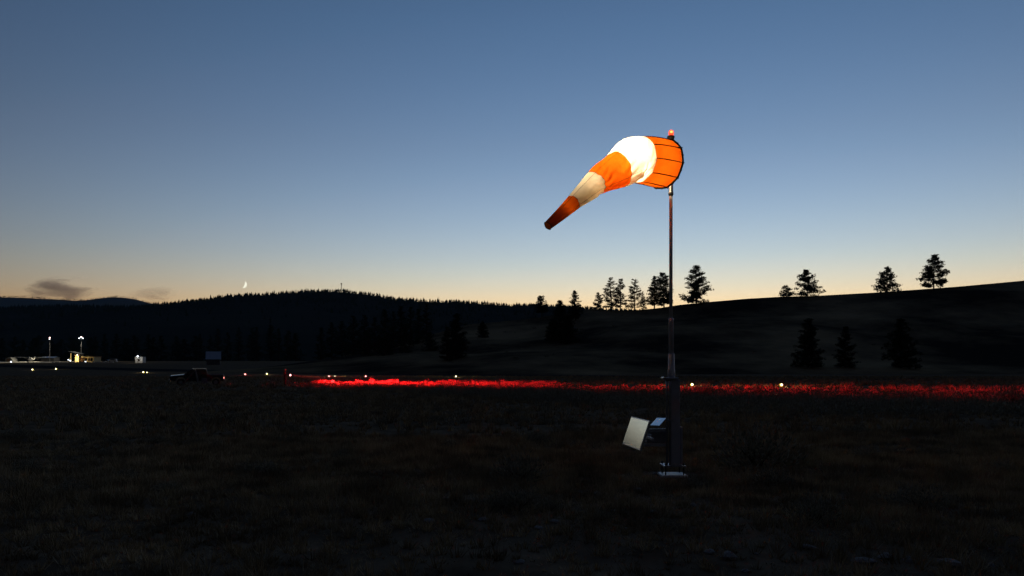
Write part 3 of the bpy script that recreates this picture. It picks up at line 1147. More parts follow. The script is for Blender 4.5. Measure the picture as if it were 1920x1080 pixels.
def slab(c0, ea, eb, n, th, inset=0.0, lift=0.0):
    la, lb = ea.normalized() * inset, eb.normalized() * inset
    q = [c0 + la + lb, c0 + ea - la + lb, c0 + ea + eb - la - lb, c0 + eb + la - lb]
    q = [p + n * lift for p in q]
    vs = q + [p - n * th for p in q]
    return vs, [(0, 1, 2, 3), (7, 6, 5, 4), (0, 4, 5, 1), (1, 5, 6, 2), (2, 6, 7, 3), (3, 7, 4, 0)]


vs, fs = slab(A_, e1, e2, nn, .035)
sp = MB().add(vs, fs).build('solar_panel', M['alu'], ws, bevel=.003)
vs, fs = slab(A_, e1, e2, nn, .006, .018, .004)
MB().add(vs, fs).build('glass_face', M['panel'], sp)
pc = A_ + e1 * .5 + e2 * .5
MB().tube([pc - nn * .03, (xu(1212), pc.y + .1, zv(812))], .018, 8).build('panel_arm', M['mast_paint'], ws)
MB().box((xu(1212), -.28, zv(818)), (.04, .62, .04)).build('panel_crossbar', M['mast_paint'], ws, bevel=.004)
# battery cabinet with sloping lid
cab = MB().box((xu(1231), .10, zv(819.5)), (.33, .18, .20)).build('battery_cabinet', M['cabinet'], ws, bevel=.01)
q0 = px(1232, 783.3, 12.62) - Vector((mx, PD, 0))
q1 = px(1249, 783.8, 12.50) - Vector((mx, PD, 0))
q3 = px(1219, 797.2, 12.20) - Vector((mx, PD, 0))
q2 = q1 + (q3 - q0)
ln = (q1 - q0).cross(q3 - q0).normalized()
if ln.z < 0:
    ln = -ln
vs, fs = slab(q0, q1 - q0, q3 - q0, ln, .02)
MB().add(vs, fs).build('cabinet_lid', M['lid'], cab, bevel=.004)
MB().tube([(q0 + q1) / 2 - ln * .02, (xu(1254), -.02, zv(786))], .012, 8).build('lid_bracket', M['mast_paint'], ws)


# ------------------------------------------------------------------ runway lights
def edge_light(u, v, Y, lens, label, group, size=.15, power=0, col=(1, 1, 1)):
    size *= 1.18
    p = px(u, v, Y)
    z0 = gz(p.x, Y)
    h = max(p.z - z0, .25)
    t = thing('runway_light', (p.x, Y, z0), 0, label, 'runway light', group)
    MB().lathe([(.10, -.05), (.10, .03), (.05, .05)], (0, 0, 0), 10).build('base', M['galv'], t)
    MB().tube([(0, 0, .03), (0, 0, h - size)], .025, 8).build('stem', M['galv'], t)
    MB().lathe([(size * .6, h - size * 1.05), (size * .75, h - size * .8), (size * .62, h - size * .75)], (0, 0, 0), 12).build('collar', M['black'], t)
    MB().lathe([(size * .6, h - size * .74), (size * .82, h - size * .2), (size * .78, h + size * .25), (size * .45, h + size * .6), (.01, h + size * .7)],
               (0, 0, 0), 12).build('lens', M[lens], t, smooth=True)
    if lens == 'white_lens':
        MB().ball((0, -size * .55, h), size * .46, 10, 7).build('bulb', M['white_core'], t, smooth=True)
    if lens == 'red_dome':
        MB().ball((0, -size * .55, h), size * .45, 10, 7).build('bulb', M['red_core'], t, smooth=True)
    if power:
        lamp('glow_lamp', 'POINT', (0, 0, h + size * .9), t, power, col, size * .5)
    return t


WG, RG = 'white runway edge lights', 'red runway end lights'
warm = (1.0, .85, .45)
edge_light(61, 695.3, 285, 'white_lens', 'leftmost white runway light, below the parked airplane', WG, .30, 280, warm)
edge_light(105, 693.6, 300, 'white_lens', 'white runway light below the lit terminal, second from left', WG, .30, 280, warm)
edge_light(269, 698.6, 232, 'white_lens', 'left lamp of the close pair of white lights below the white hut', WG, .26, 280, warm)
edge_light(275.5, 701.3, 226, 'white_lens', 'right lamp of the close pair of white lights below the white hut', WG, .17, 160, warm)
edge_light(500.5, 702.8, 200, 'white_lens', 'white runway light between two red ones right of the pickup', WG, .22, 280, warm)
edge_light(628, 707.2, 158, 'white_lens', 'low dim white light beside a red runway light', WG, .10, 300, warm)
edge_light(855, 707, 150, 'white_lens', 'white runway light standing above the red lit brush at centre', WG, .19, 280, warm)
edge_light(1297.5, 721, 72, 'white_lens', 'white runway light just right of the windsock mast', WG, .15, 90, warm)
edge_light(1465, 721.5, 70, 'white_lens', 'rightmost white runway light', WG, .15, 90, warm)
red = (1.0, .06, .04)
edge_light(460, 703.5, 190, 'red_dome', 'red runway light nearest to the pickup', RG, .21, 200, red)
edge_light(617, 705.6, 155, 'red_dome', 'red runway light with a dim white light at its side', RG, .17, 260, red)
edge_light(686, 705.6, 155, 'red_dome', 'rightmost red runway light', RG, .17, 260, red)


# ------------------------------------------------------------------ person with the red lamp
def skin_body(name, joints, edges, m, parent, level=2):
    me = bpy.data.meshes.new(name)
    bm = bmesh.new()
    lay = bm.verts.layers.skin.verify()
    vv = []
    for k, (co, r) in enumerate(joints):
        v = bm.verts.new(co)
        v[lay].radius = (r, r) if not hasattr(r, '__len__') else r
        v[lay].use_root = (k == 0)
        vv.append(v)
    for a, b in edges:
        bm.edges.new((vv[a], vv[b]))
    bm.to_mesh(me)
    bm.free()
    o = bpy.data.objects.new(name, me)
    COL.objects.link(o)
    o.modifiers.new('skin', 'SKIN').use_smooth_shade = True
    sb = o.modifiers.new('sub', 'SUBSURF')
    sb.levels = sb.render_levels = level
    dg = bpy.context.evaluated_depsgraph_get()
    dg.update()
    ev = o.evaluated_get(dg)
    nm = bpy.data.meshes.new_from_object(ev)
    o.modifiers.clear()
    old = o.data
    o.data = nm
    bpy.data.meshes.remove(old)
    o.data.materials.clear()
    o.data.materials.append(m)
    o.parent = parent
    return o


PY_ = 80.0
pp = px(534.5, 700, PY_)
pz = gz(pp.x, PY_)
person = thing('person', (pp.x, PY_, pz), 0, 'person in dark clothes and cap coloured pale for light on the head, standing in the field holding a red lamp', 'person')
# facing +x; the lamp is held in front at chest height
J = [((0, 0, .98), (.15, .17)), ((0, 0, 1.18), (.13, .16)), ((.01, 0, 1.38), (.13, .20)), ((.01, 0, 1.50), (.07, .08)), ((.02, 0, 1.57), (.055, .055)),
     ((-.0, .19, 1.44), .065), ((.06, .23, 1.18), .05), ((.28, .14, 1.12), .038), ((.37, .09, 1.12), (.02, .04)),
     ((-.0, -.19, 1.44), .065), ((.06, -.23, 1.18), .05), ((.28, -.14, 1.12), .038), ((.37, -.09, 1.12), (.02, .04)),
     ((0, .10, .90), .095), ((.03, .11, .52), .065), ((-.02, .12, .10), .045), ((.12, .14, .04), .042),
     ((0, -.10, .90), .095), ((.02, -.11, .52), .065), ((-.05, -.12, .10), .045), ((.09, -.14, .04), .042)]
ED = [(0, 1), (1, 2), (2, 3), (3, 4), (2, 5), (5, 6), (6, 7), (7, 8), (2, 9), (9, 10), (10, 11), (11, 12),
      (0, 13), (13, 14), (14, 15), (15, 16), (0, 17), (17, 18), (18, 19), (19, 20)]
body = skin_body('body', J, ED, M['cloth_dark'], person)
hd = MB().ball((.03, 0, 1.66), (.095, .075, .115), 16, 12)
hd.ball((.122, 0, 1.65), (.02, .014, .02), 8, 6).ball((.03, .078, 1.65), (.02, .012, .03), 8, 6).ball((.03, -.078, 1.65), (.02, .012, .03), 8, 6)
hd.tube([(.0, 0, 1.52), (.015, 0, 1.60)], .055, 12).build('head', M['skin'], person, smooth=True)
cp = MB().ball((.025, 0, 1.715), (.105, .088, .085), 16, 8)
cp.box((.15, 0, 1.705), (.10, .12, .012)).build('cap', M['cap'], person, smooth=True)
for s in (-1, 1):
    hb = MB().ball((.40, s * .07, 1.12), (.045, .022, .042), 10, 7)
    for q in range(4):
        zf = 1.145 - .018 * q
        hb.tube([(.425, s * .075, zf), (.465 - .004 * q, s * .058, zf), (.475, s * .03, zf - .004)], [.010, .009, .008], 6)
    hb.tube([(.40, s * .065, 1.150), (.435, s * .05, 1.175), (.465, s * .035, 1.172)], [.012, .010, .009], 6)
    hb.build('hand', M['skin'], person, smooth=True)
# the lamp in the hands
lx = (543.5 - 534.5) / FPX * PY_
red_l = thing('hand_lamp', (pp.x + lx - .05, PY_, pz + 1.12), 0, 'bright red hand lamp held by the person in the field', 'lamp')
MB().tube([(-.06, 0, 0), (.02, 0, 0), (.06, 0, 0)], [.024, .026, .19], 18).build('lamp_body', M['black'], red_l)
MB().ball((.09, 0, 0), (.05, .13, .13), 14, 9).build('lens', M['red_dome'], red_l, smooth=True)
MB().ball((.11, -.05, 0), (.06, .09, .08), 12, 8).build('bulb', M['red_core'], red_l, smooth=True)
BD = Vector((math.cos(math.radians(-25)), math.sin(math.radians(-25)), -.085))
bl = lamp('beam_lamp', 'SPOT', (.20, -.02, .02), red_l, 1000000, (1.0, .010, .014), .05, aim(BD), math.radians(66), 1.0)
bl.scale = (1, .145, 1)
lamp('spill_lamp', 'SPOT', (.20, -.04, .02), red_l, 6000, (1.0, .02, .02), .05, aim((.93, -.22, -.2)), math.radians(95), .8)


# ------------------------------------------------------------------ pickup
TD = 85.0
tl = px(371, 720, TD)
tz = gz(tl.x, TD)
truck = thing('pickup_truck', (tl.x, TD, tz), math.radians(19), 'dark crew cab pickup parked in the field with a red tail lamp lit', 'pickup')
# nose towards -x
body_p = [(-2.85, .62), (-2.88, .95), (-2.80, 1.08), (-1.45, 1.22), (-1.2, 1.22), (2.72, 1.20), (2.80, 1.12), (2.80, .55), (2.45, .50),
          (2.38, .78), (2.15, .94), (1.75, .94), (1.52, .78), (1.45, .48), (-1.22, .48), (-1.30, .80), (-1.55, .96), (-1.98, .96), (-2.22, .80), (-2.30, .52)]
MB().prism(body_p, 1.86).build('body', M['paint'], truck, bevel=.04)
hv, nh = [], 12
for x, zt_ in ((-2.80, 1.07), (-1.40, 1.215)):
    for k in range(nh + 1):
        y = -.88 + 1.76 * k / nh
        hv.append((x, y, zt_ + .10 * (1 - (y / .88) ** 2)))
    hv += [(x, .88, zt_ - .05), (x, -.88, zt_ - .05)]
q_ = nh + 3
MB().add(hv, [tuple(range(q_)), tuple(range(2 * q_ - 1, q_ - 1, -1))] + [(k, q_ + k, q_ + (k + 1) % q_, (k + 1) % q_) for k in range(q_)]).build('hood', M['paint'], truck)
cabp = [(-1.42, 1.205), (-.62, 1.86), (-.35, 1.92), (.72, 1.92), (.92, 1.86), (1.08, 1.205)]
cab_ = MB()
n_ = len(cabp)
cv = []
for s in (-1, 1):
    for x, z in cabp:
        cv.append((x, s * (.90 if z < 1.3 else .74), z))
cab_.add(cv, [tuple(range(n_)), tuple(range(2 * n_ - 1, n_ - 1, -1))] + [(k, n_ + k, n_ + (k + 1) % n_, (k + 1) % n_) for k in range(n_)])
cab_.build('cab', M['paint'], truck, bevel=.03)
rv_ = []
for x in (-.58, .84):
    for k in range(nh + 1):
        y = -.73 + 1.46 * k / nh
        rv_.append((x, y, 1.90 + .035 * (1 - (y / .73) ** 2)))
    rv_ += [(x, .73, 1.88), (x, -.73, 1.88)]
MB().add(rv_, [tuple(range(q_)), tuple(range(2 * q_ - 1, q_ - 1, -1))] + [(k, q_ + k, q_ + (k + 1) % q_, (k + 1) % q_) for k in range(q_)]).build('roof', M['paint'], truck)
MB().add([(-1.36, -.80, 1.265), (-.68, -.70, 1.83), (-.68, .70, 1.83), (-1.36, .80, 1.265), (-1.38, -.80, 1.285), (-.70, -.70, 1.85), (-.70, .70, 1.85), (-1.38, .80, 1.285)],
         [(0, 1, 2, 3), (7, 6, 5, 4), (0, 4, 5, 1), (1, 5, 6, 2), (2, 6, 7, 3), (3, 7, 4, 0)]).build('windshield', M['glass'], truck)
for s in (-1, 1):
    for x0, x1, x2, x3 in ((-1.15, -.50, .10, .06), (.18, .20, .76, .95)):
        y0, y1 = s * .905, s * .775
        q = [(x0, y0, 1.27), (x1, y1, 1.80), (x2, y1, 1.80), (x3, y0, 1.27)]
        MB().add(q + [(a, b + s * .012, c) for a, b, c in q], [(0, 1, 2, 3), (7, 6, 5, 4), (0, 4, 5, 1), (1, 5, 6, 2), (2, 6, 7, 3), (3, 7, 4, 0)]).build('side_window', M['glass'], truck)
    MB().box((-.95, s * 1.0, 1.30), (.12, .18, .18)).build('mirror', M['black'], truck, bevel=.02)
    MB().box((-2.86, s * .70, .88), (.06, .38, .16)).build('headlight', M['glass'], truck, bevel=.01)
    for x in (-1.76, 1.95):
        w_ = MB().tube([(x, s * .68, .38), (x, s * .70, .38), (x, s * .91, .38), (x, s * .93, .38)], [.34, .385, .385, .34], 24).build('wheel', M['black'], truck)
        MB().tube([(x, s * .92, .38), (x, s * .937, .38)], .22, 16).build('rim', M['chrome'], w_)
    MB().box((2.80, s * .84, .86), (.07, .12, .15)).build('tail_light', M['tail_lens'] if s < 0 else M['glass'], truck, bevel=.01)
MB().box((2.88, 0, .60), (.14, 1.78, .18)).build('rear_bumper', M['chrome'], truck, bevel=.02)
MB().box((-2.92, 0, .60), (.16, 1.82, .22)).build('front_bumper', M['chrome'], truck, bevel=.02)
lamp('tail_lamp', 'POINT', (3.15, -.80, .95), truck, 3, (1, .1, .06), .06)
MB().box((1.9, 0, 1.225), (1.55, 1.55, .06)).build('bed_cover', M['black'], truck, bevel=.01)
# leaning poles in front of the pickup
tp = thing('pole_tripod', (px(366, 722, 81).x, 81.0, gz(px(366, 722, 81).x, 81)), 0, 'grey pole tripod standing in front of the dark pickup', 'tripod')
topz = 1.72
for ex, ey in ((-1.55, -.1), (.42, -.2), (.1, 1.1)):
    MB().tube([(ex, ey, -.05), (0, 0, topz)], .045, 8).build('leg', M['wood'], tp)
MB().tube([(0, 0, topz - .1), (0, 0, topz + .12)], .06, 8).build('head_clamp', M['galv'], tp)
bd = thing('sign_board', (px(383, 720, 82).x, 82.0, gz(px(383, 720, 82).x, 82)), 0, 'blank pale square board on short legs beside the pickup', 'board')
MB().box((0, 0, .55), (.62, .05, .62)).build('board', M['board'], bd, bevel=.01)
for s in (-.22, .22):
    MB().box((s, .05, .18), (.05, .05, .50)).build('leg', M['wood'], bd)

# ------------------------------------------------------------------ lit airfield at the far left
AD = 455.0


def at(u, Y=AD):
    x = (u - 960) / FPX * Y
    return Vector((x, Y, gz(x, Y)))


PXM = FPX / AD                                        # pixels per metre there


def building(name, u0, u1, h, depth, wall, roofm, label, Y=AD, roof_h=.6, over=.5, windows=(), door=None, gable=False):
    p = at((u0 + u1) / 2, Y)
    w = (u1 - u0) / FPX * Y
    t = thing(name, (p.x, p.y, p.z), 0, label, 'building')
    MB().box((0, depth / 2, h / 2 - .3), (w, depth, h + .6)).build('wall', M[wall], t)
    if gable:
        MB().add([(-w / 2 - over, -over, h + .01), (w / 2 + over, -over, h + .01), (w / 2 + over, depth / 2, h + roof_h), (-w / 2 - over, depth / 2, h + roof_h),
                  (-w / 2 - over, depth + over, h + .01), (w / 2 + over, depth + over, h + .01)],
                 [(0, 1, 2, 3), (3, 2, 5, 4)]).build('roof', M[roofm], t)
        for sx in (-1, 1):
            MB().add([(sx * (w / 2 - .1), 0, h), (sx * (w / 2 - .1), depth / 2, h + roof_h - .3), (sx * (w / 2 - .1), depth, h),
                      (sx * w / 2, 0, h), (sx * w / 2, depth / 2, h + roof_h - .3), (sx * w / 2, depth, h)],
                     [(0, 1, 2), (5, 4, 3), (0, 3, 4, 1), (1, 4, 5, 2), (2, 5, 3, 0)]).build('gable', M[wall], t)
    else:
        MB().box((0, depth / 2, h + roof_h / 2 + .01), (w + 2 * over, depth + 2 * over, roof_h), None, .97).build('roof', M[roofm], t)
    for x0, x1, z0, z1 in windows:
        f = MB().box(((x0 + x1) / 2, -.03, (z0 + z1) / 2), (x1 - x0, .08, z1 - z0)).build('window', M['brown'], t)
        MB().box(((x0 + x1) / 2, -.08, (z0 + z1) / 2), (x1 - x0 - .25, .04, z1 - z0 - .25)).build('pane', M['glass'], f)
    if door:
        x0, x1, z1 = door
        d = MB().box(((x0 + x1) / 2, -.05, z1 / 2), (x1 - x0, .1, z1)).build('door', M['brown'], t)
        MB().box((x1 - .3, -.14, z1 / 2), (.08, .08, .3)).build('handle', M['chrome'], d)
    return t


term = building('terminal', 148, 175.5, 3.3, 8, 'tan_wall', 'brown', 'long tan terminal lit by a warm lamp with dark windows', roof_h=.45,
                windows=[(-.9, .5, .7, 2.6), (1.0, 2.2, .7, 2.6), (2.5, 3.9, .7, 2.6)], door=(-3.6, -1.9, 2.7))
MB().box((1.2, -1.0, 3.5), (6.8, 2.2, .12)).build('awning', M['tan_wall'], term)
lamp('wall_lamp', 'POINT', (-3.9, -2.4, 4.3), term, 2600, (1, .80, .42), .2)
MB().ball((-4.0, -2.4, 4.35), .42, 12, 8).build('lamp_globe', M['warm_lens'], term, smooth=True)
MB().tube([(-4.0, -2.4, 4.4), (-4.0, .1, 4.4)], .06, 6).build('lamp_arm', M['black'], term)
tow = building('terminal_annex', 140.5, 147.5, 4.3, 5, 'tan_wall', 'brown', 'narrow tall tan block at the left end of the terminal', Y=453, roof_h=.3, over=.15)
lamp('porch_lamp', 'POINT', (.5, -2.2, 2.0), tow, 900, (1, .80, .42), .2)
can = thing('canopy', at(139, 452), 0, 'tilted canopy roof on posts left of the terminal', 'canopy')
MB().box((0, 2, 5.9), (6.4, 7, .25), Matrix.Rotation(math.radians(13), 3, 'Y')).build('roof', M['grey_wall'], can)
for x in (-2.1, 2.3):
    for y in (0, 4.5):
        MB().box((x, y, 2.6), (.3, .3, 5.6 - x * .2)).build('post', M['tan_wall'], can)
MB().ball((-3.0, -1, 1.6), .28, 10, 7).build('post_lamp', M['cold_lens'], can)


def light_mast(u, vtop, label, heads, Y=470):
    p = at(u, Y)
    H = CAMH + (V0 - vtop) / FPX * Y - p.z
    t = thing('light_mast', p, 0, label, 'light mast', 'light masts of the airfield')
    MB().tube([(0, 0, -.2), (0, 0, H)], [.22, .10], 8).build('pole', M['galv'], t)
    MB().box((0, 0, H - .9), (2.6 if heads > 1 else .8, .2, .2)).build('crossarm', M['galv'], t)
    MB().ball((0, 0, H + .1), .32, 10, 7).build('beacon', M['red_core'], t)
    if heads > 1:
        for s in (-1, 1):
            MB().box((s * 1.15, -.25, H - .75), (.5, .4, .45)).build('floodlight', M['cold_lens'], t)
            lamp('flood_lamp', 'SPOT', (s * 1.1, -1.0, H - 1), t, 5500, (1, .9, .66), .3, aim((s * .5, -.35, -1)), math.radians(140), .5)
    else:
        MB().box((0, -.25, H - .9), (.4, .4, .35)).build('floodlight', M['cold_lens'], t)
        lamp('flood_lamp', 'SPOT', (0, -1.0, H - 1.4), t, 30000, (1, .88, .62), .3, aim((-11, -17, -15)), math.radians(75), .6)
    return t


light_mast(93, 633.5, 'slim light mast with one red lamp at far left', 1)
light_mast(152, 632, 'light mast with red lamp over two white floodlights behind the terminal', 2)

# parked airplane
ap = thing('airplane', at(57, 452), math.radians(12), 'small white high wing airplane parked on the lit apron', 'airplane')
fus = MB()
fus.tube([(0, -3.2, 1.5), (0, -3.0, 1.5), (0, -2.2, 1.55), (0, -1.0, 1.75), (0, .6, 1.8), (0, 2.4, 1.65), (0, 5.6, 1.75)], [.12, .38, .55, .72, .70, .45, .14], 14)
fus.build('fuselage', M['white_paint'], ap, smooth=True)
for s in (-1, 1):
    MB().box((s * 3.9, -.4, 2.62 + .12), (7.4, 1.5, .26), Matrix.Rotation(-s * math.radians(2.0), 3, 'Y')).build('wing', M['white_paint'], ap, bevel=.05)
    MB().tube([(s * .6, -.4, 1.3), (s * 3.2, -.4, 2.6)], .05, 6).build('wing_strut', M['white_paint'], ap)
    MB().tube([(s * .55, -.2, 1.25), (s * 1.25, -.2, .45)], .07, 6).build('gear_leg', M['white_paint'], ap)
    MB().tube([(s * 1.22, -.2, .33), (s * 1.40, -.2, .33)], .33, 14).build('wheel', M['black'], ap)
    MB().box((s * 1.2, 5.2, 1.95), (2.2, .9, .08)).build('tailplane', M['white_paint'], ap)
MB().add([(-.06, 4.4, 1.8), (-.06, 5.9, 1.8), (-.06, 6.0, 3.3), (-.06, 5.4, 3.3), (.06, 4.4, 1.8), (.06, 5.9, 1.8), (.06, 6.0, 3.3), (.06, 5.4, 3.3)],
         [(0, 1, 2, 3), (7, 6, 5, 4), (0, 4, 5, 1), (1, 5, 6, 2), (2, 6, 7, 3), (3, 7, 4, 0)]).build('fin', M['white_paint'], ap)
MB().box((0, -1.55, 2.15), (1.0, .5, .5), Matrix.Rotation(math.radians(-30), 3, 'X')).build('windscreen', M['glass'], ap)
MB().box((0, -3.28, 1.5), (.16, .05, 2.0), Matrix.Rotation(math.radians(35), 3, 'Y')).build('propeller', M['black'], ap)
MB().tube([(0, -2.3, 1.1), (0, -2.3, .3)], .06, 6).build('nose_leg', M['white_paint'], ap)
MB().tube([(-.1, -2.3, .3), (.1, -2.3, .3)], .28, 12).build('nose_wheel', M['black'], ap)
ap.scale = (1.12, 1.12, 1.12)
# rounded shelter, low shed, hut
sh = thing('shelter', at(21, 462), 0, 'small round roofed grey shelter at far left of the apron', 'shelter')
arc = [(2.4 * math.cos(a), 2.9 * math.sin(a)) for a in [math.pi * k / 12 for k in range(13)]]
MB().prism(arc, 5).build('cover', M['grey_wall'], sh)
MB().box((.2, -2.6, .85), (2.0, .16, 1.9)).build('doorway', M['brown'], sh)
building('shed', 76, 101, 2.2, 6, 'grey_wall', 'metal_roof', 'long low dark shed below the slim light mast', Y=478, roof_h=.8, gable=True)
building('hut', 253, 267, 3.6, 4, 'white_paint', 'grey_wall', 'small white hut with a lamp on a pole above it', Y=440, roof_h=.25, over=.1,
         windows=[(-.5, .5, 1.0, 2.4)])
hl = thing('lamp_post', at(258, 438), 0, 'short lamp post with a white globe in front of the white hut', 'lamp post')
MB().tube([(0, 0, -.1), (0, 0, 7.6)], .07, 8).build('post', M['black'], hl)
hz = CAMH + (V0 - 668) / FPX * 438 - at(258, 438).z
MB().ball((0, 0, hz), .45, 12, 8).build('globe', M['cold_lens'], hl, smooth=True)
lamp('globe_lamp', 'POINT', (0, -.9, hz), hl, 260, (1, .95, .85), .3)
barn = building('barn', 388, 411.5, 2.9, 6, 'grey_wall', 'metal_roof', 'dark barn with pale bluish metal roof behind the pickup', Y=400, roof_h=4.3, over=.5, gable=True)
barn.rotation_euler.z = math.radians(20)


# cars and small lamps by the terminal
def small_car(u, Y, m, label, length=4.6, h=1.5, van=False):
    p = at(u, Y)
    t = thing('parked_car', p, 0, label, 'car', 'cars parked beside the terminal')
    hl_ = length / 2
    MB().prism([(-hl_, .35), (-hl_, .8), (-hl_ + .9, .95), (hl_ - .1, .98), (hl_, .8), (hl_, .35)], 1.75).build('body', M[m], t, bevel=.05)
    if van:
        MB().prism([(-hl_ + .5, .95), (-hl_ + 1.2, h + .5), (hl_ - .15, h + .5), (hl_ - .05, .95)], 1.6).build('cabin', M[m], t, bevel=.05)
        MB().box((.3, -.81, h + .05), (length * .55, .04, .5)).build('window', M['glass'], t)
    else:
        MB().prism([(-hl_ + 1.0, .95), (-hl_ + 1.7, h), (hl_ - 1.3, h), (hl_ - .4, .96)], 1.5).build('cabin', M['glass'], t, bevel=.05)
    for x in (-hl_ + .85, hl_ - .85):
        for s in (-.8, .8):
            MB().tube([(x, s - .1, .33), (x, s + .1, .33)], .33, 12).build('wheel', M['black'], t)
    return t


small_car(211, 452, 'white_paint', 'white van at the right end of the apron', 5.0, 1.6, True)
small_car(199, 456, 'paint', 'dark sedan left of the white van')
for u, v, Y, lab in ((20.5, 679, 446, 'bluish white ground lamp in front of the round shelter'), (160, 680.7, 444, 'small white ground lamp before the terminal'),
                     (131.5, 676.7, 449, 'white lamp on a short post left of the canopy')):
    p = at(u, Y)
    h = CAMH + (V0 - v) / FPX * Y - p.z
    t = thing('ground_lamp', p, 0, lab, 'lamp')
    MB().tube([(0, 0, -.1), (0, 0, max(h, .3))], .06, 8).build('post', M['black'], t)
    MB().ball((0, 0, max(h, .3) + .2), .36, 10, 7).build('globe', M['cold_lens'], t, smooth=True)
# long low wall of pale blocks along the front of the apron
lw = thing('block_wall', at(157, 441), 0, 'low pale block wall along the front of the terminal apron', 'wall')
for k, (u0, u1) in enumerate(((97, 101), (102.5, 111), (112, 123), (124, 140), (141.5, 158), (159, 176), (177.5, 195), (196.5, 203), (205, 213))):
    xa, xb = (u0 - 157) / FPX * 441, (u1 - 157) / FPX * 441
    xc = (xa + xb) / 2
    MB().box((xc, 0, gz(lw.location.x + xc, 441) - lw.location.z + .2), (xb - xa, .4, .7)).build('block', M['white_paint'], lw)

# masts on the wooded hill
tw = thing('radio_tower', (float((640 - 960) / FPX * 2480), 2480, 0), 0, 'thin radio tower on the crest of the wooded hill', 'tower')
tw.location.z = float(far_z(np.array([tw.location.x]), np.array([2480.0]))[0])
th_ = CAMH + (V0 - 531) / FPX * 2480 - tw.location.z
for sx, sy in ((-1.2, -1), (1.2, -1), (0, 1.2)):
    MB().tube([(sx, sy, -1), (sx * .3, sy * .3, th_)], .42, 5).build('leg', M['rod'], tw)
MB().box((0, 0, th_ - 2), (4.6, 3, 3.2)).build('antenna', M['rod'], tw)
for q in range(5):
    MB().box((0, 0, th_ * (q + .5) / 5.5), (2.2, 2, .35)).build('brace', M['rod'], tw)
rb_ = thing('hill_beacon', (float((539.5 - 960) / FPX * 1800), 1800, 0), 0, 'single red warning light on a mast halfway up the wooded hill', 'beacon')
rb_.location.z = float(far_z(np.array([rb_.location.x]), np.array([1800.0]))[0])
bh = CAMH + (V0 - 595) / FPX * 1800 - rb_.location.z
MB().tube([(0, 0, -1), (0, 0, bh)], .4, 6).build('mast', M['rod'], rb_)
MB().ball((0, 0, bh), 1.6, 10, 8).build('lens', M['red_lens'], rb_, smooth=True)

# ------------------------------------------------------------------ moon, clouds, haze
MY = 14000.0
mp = px(456.3, 533.3, MY)
mr = 6.7 / FPX * MY
vs, fs = [], []
NT, NS = 40, 8
for i in range(NT + 1):
    a = math.pi * i / NT
    for j in range(NS + 1):
        x = math.sin(a) * (.60 + .40 * j / NS)
        z = math.cos(a)
        vs.append((x, -math.sqrt(max(0, 1 - x * x - z * z)), z))
for i in range(NT):
    for j in range(NS):
        q = i * (NS + 1) + j
        fs.append((q, q + 1, q + NS + 2, q + NS + 1))
mo = MB().add(vs, fs).build('moon', M['moon'], None, smooth=True)
mo.location = mp
mo.scale = (mr, mr, mr)
mo.rotation_euler = (0, math.radians(20), 0)
tag(mo, 'thin crescent moon just above the wooded hill', 'moon')


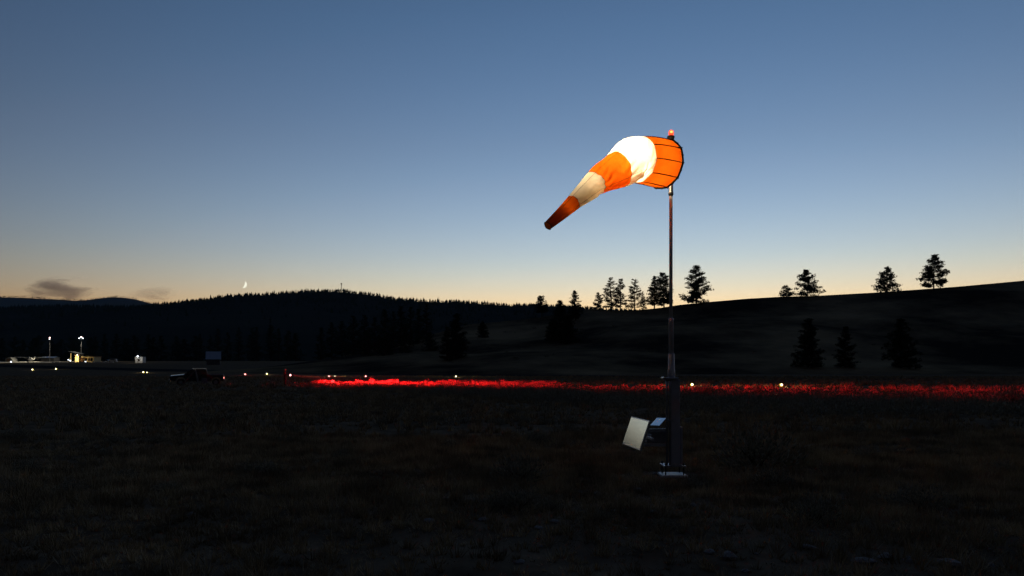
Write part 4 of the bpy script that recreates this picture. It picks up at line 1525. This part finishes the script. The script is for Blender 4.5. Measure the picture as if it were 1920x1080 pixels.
def cloud(u0, u1, v0_, v1_, Y, dens, label, seed, thr):
    c = px((u0 + u1) / 2, (v0_ + v1_) / 2, Y)
    sx, sz = (u1 - u0) / FPX * Y, (v1_ - v0_) / FPX * Y
    o = MB().ball((0, 0, 0), 1, 24, 14).build('cloud', None or M['white'], None, smooth=True)
    o.location = c
    o.scale = (sx / 2, sx * .18, sz / 2)
    m = bpy.data.materials.new('cloud_vapour')
    m.use_nodes = True
    nt = m.node_tree
    nt.nodes.remove(nt.nodes['Principled BSDF'])
    pv = nt.nodes.new('ShaderNodeVolumePrincipled')
    pv.inputs['Color'].default_value = (.80, .52, .72, 1)
    tc = nt.nodes.new('ShaderNodeTexCoord')
    mp_ = nt.nodes.new('ShaderNodeMapping')
    mp_.inputs['Scale'].default_value = (1.15, .6, 1.5)
    mp_.inputs['Rotation'].default_value = (0, math.radians(14), 0)
    mp_.inputs['Location'].default_value = (seed, seed * .3, 0)
    nz = nt.nodes.new('ShaderNodeTexNoise')
    nz.inputs['Scale'].default_value = 1.5
    nz.inputs['Detail'].default_value = 5
    nz.inputs['Roughness'].default_value = .55
    nz.inputs['Distortion'].default_value = .8
    nt.links.new(tc.outputs['Object'], mp_.inputs['Vector'])
    nt.links.new(mp_.outputs[0], nz.inputs['Vector'])
    ln_ = nt.nodes.new('ShaderNodeVectorMath')
    ln_.operation = 'LENGTH'
    nt.links.new(tc.outputs['Object'], ln_.inputs[0])
    fall = nt.nodes.new('ShaderNodeMapRange')
    fall.inputs['From Min'].default_value = .35
    fall.inputs['From Max'].default_value = 1.0
    fall.inputs['To Min'].default_value = 0
    fall.inputs['To Max'].default_value = .34
    nt.links.new(ln_.outputs['Value'], fall.inputs['Value'])
    sub = nt.nodes.new('ShaderNodeMath')
    sub.operation = 'SUBTRACT'
    nt.links.new(nz.outputs['Fac'], sub.inputs[0])
    nt.links.new(fall.outputs[0], sub.inputs[1])
    mr_ = nt.nodes.new('ShaderNodeMapRange')
    mr_.inputs['From Min'].default_value = thr
    mr_.inputs['From Max'].default_value = thr + .22
    mr_.inputs['To Min'].default_value = 0
    mr_.inputs['To Max'].default_value = dens
    nt.links.new(sub.outputs[0], mr_.inputs['Value'])
    nt.links.new(mr_.outputs[0], pv.inputs['Density'])
    nt.links.new(pv.outputs[0], nt.nodes['Material Output'].inputs['Volume'])
    o.data.materials.clear()
    o.data.materials.append(m)
    tag(o, label, 'cloud', 'wispy clouds low over the left ridge')
    return o


cloud(5, 215, 514, 572, 11500, .0036, 'wispy pinkish grey cloud low over the far left ridge', 2.3, .34)
cloud(225, 355, 528, 578, 11500, .0018, 'faint small pink cloud right of the larger one, beside the wooded hill', 5.1, .36)

hz_m = bpy.data.materials.new('dusk_air')
hz_m.use_nodes = True
nt = hz_m.node_tree
nt.nodes.remove(nt.nodes['Principled BSDF'])
pv = nt.nodes.new('ShaderNodeVolumePrincipled')
pv.inputs['Color'].default_value = (.42, .72, 1.0, 1)
pv.inputs['Density'].default_value = 2.2e-5
pv.inputs['Anisotropy'].default_value = 0.0
nt.links.new(pv.outputs[0], nt.nodes['Material Output'].inputs['Volume'])
hb_ = MB().box((0, 0, 349), (19600, 19600, 702)).build('haze', hz_m)
tag(hb_, 'thin blue dusk haze over the whole valley', 'haze', None, 'stuff')
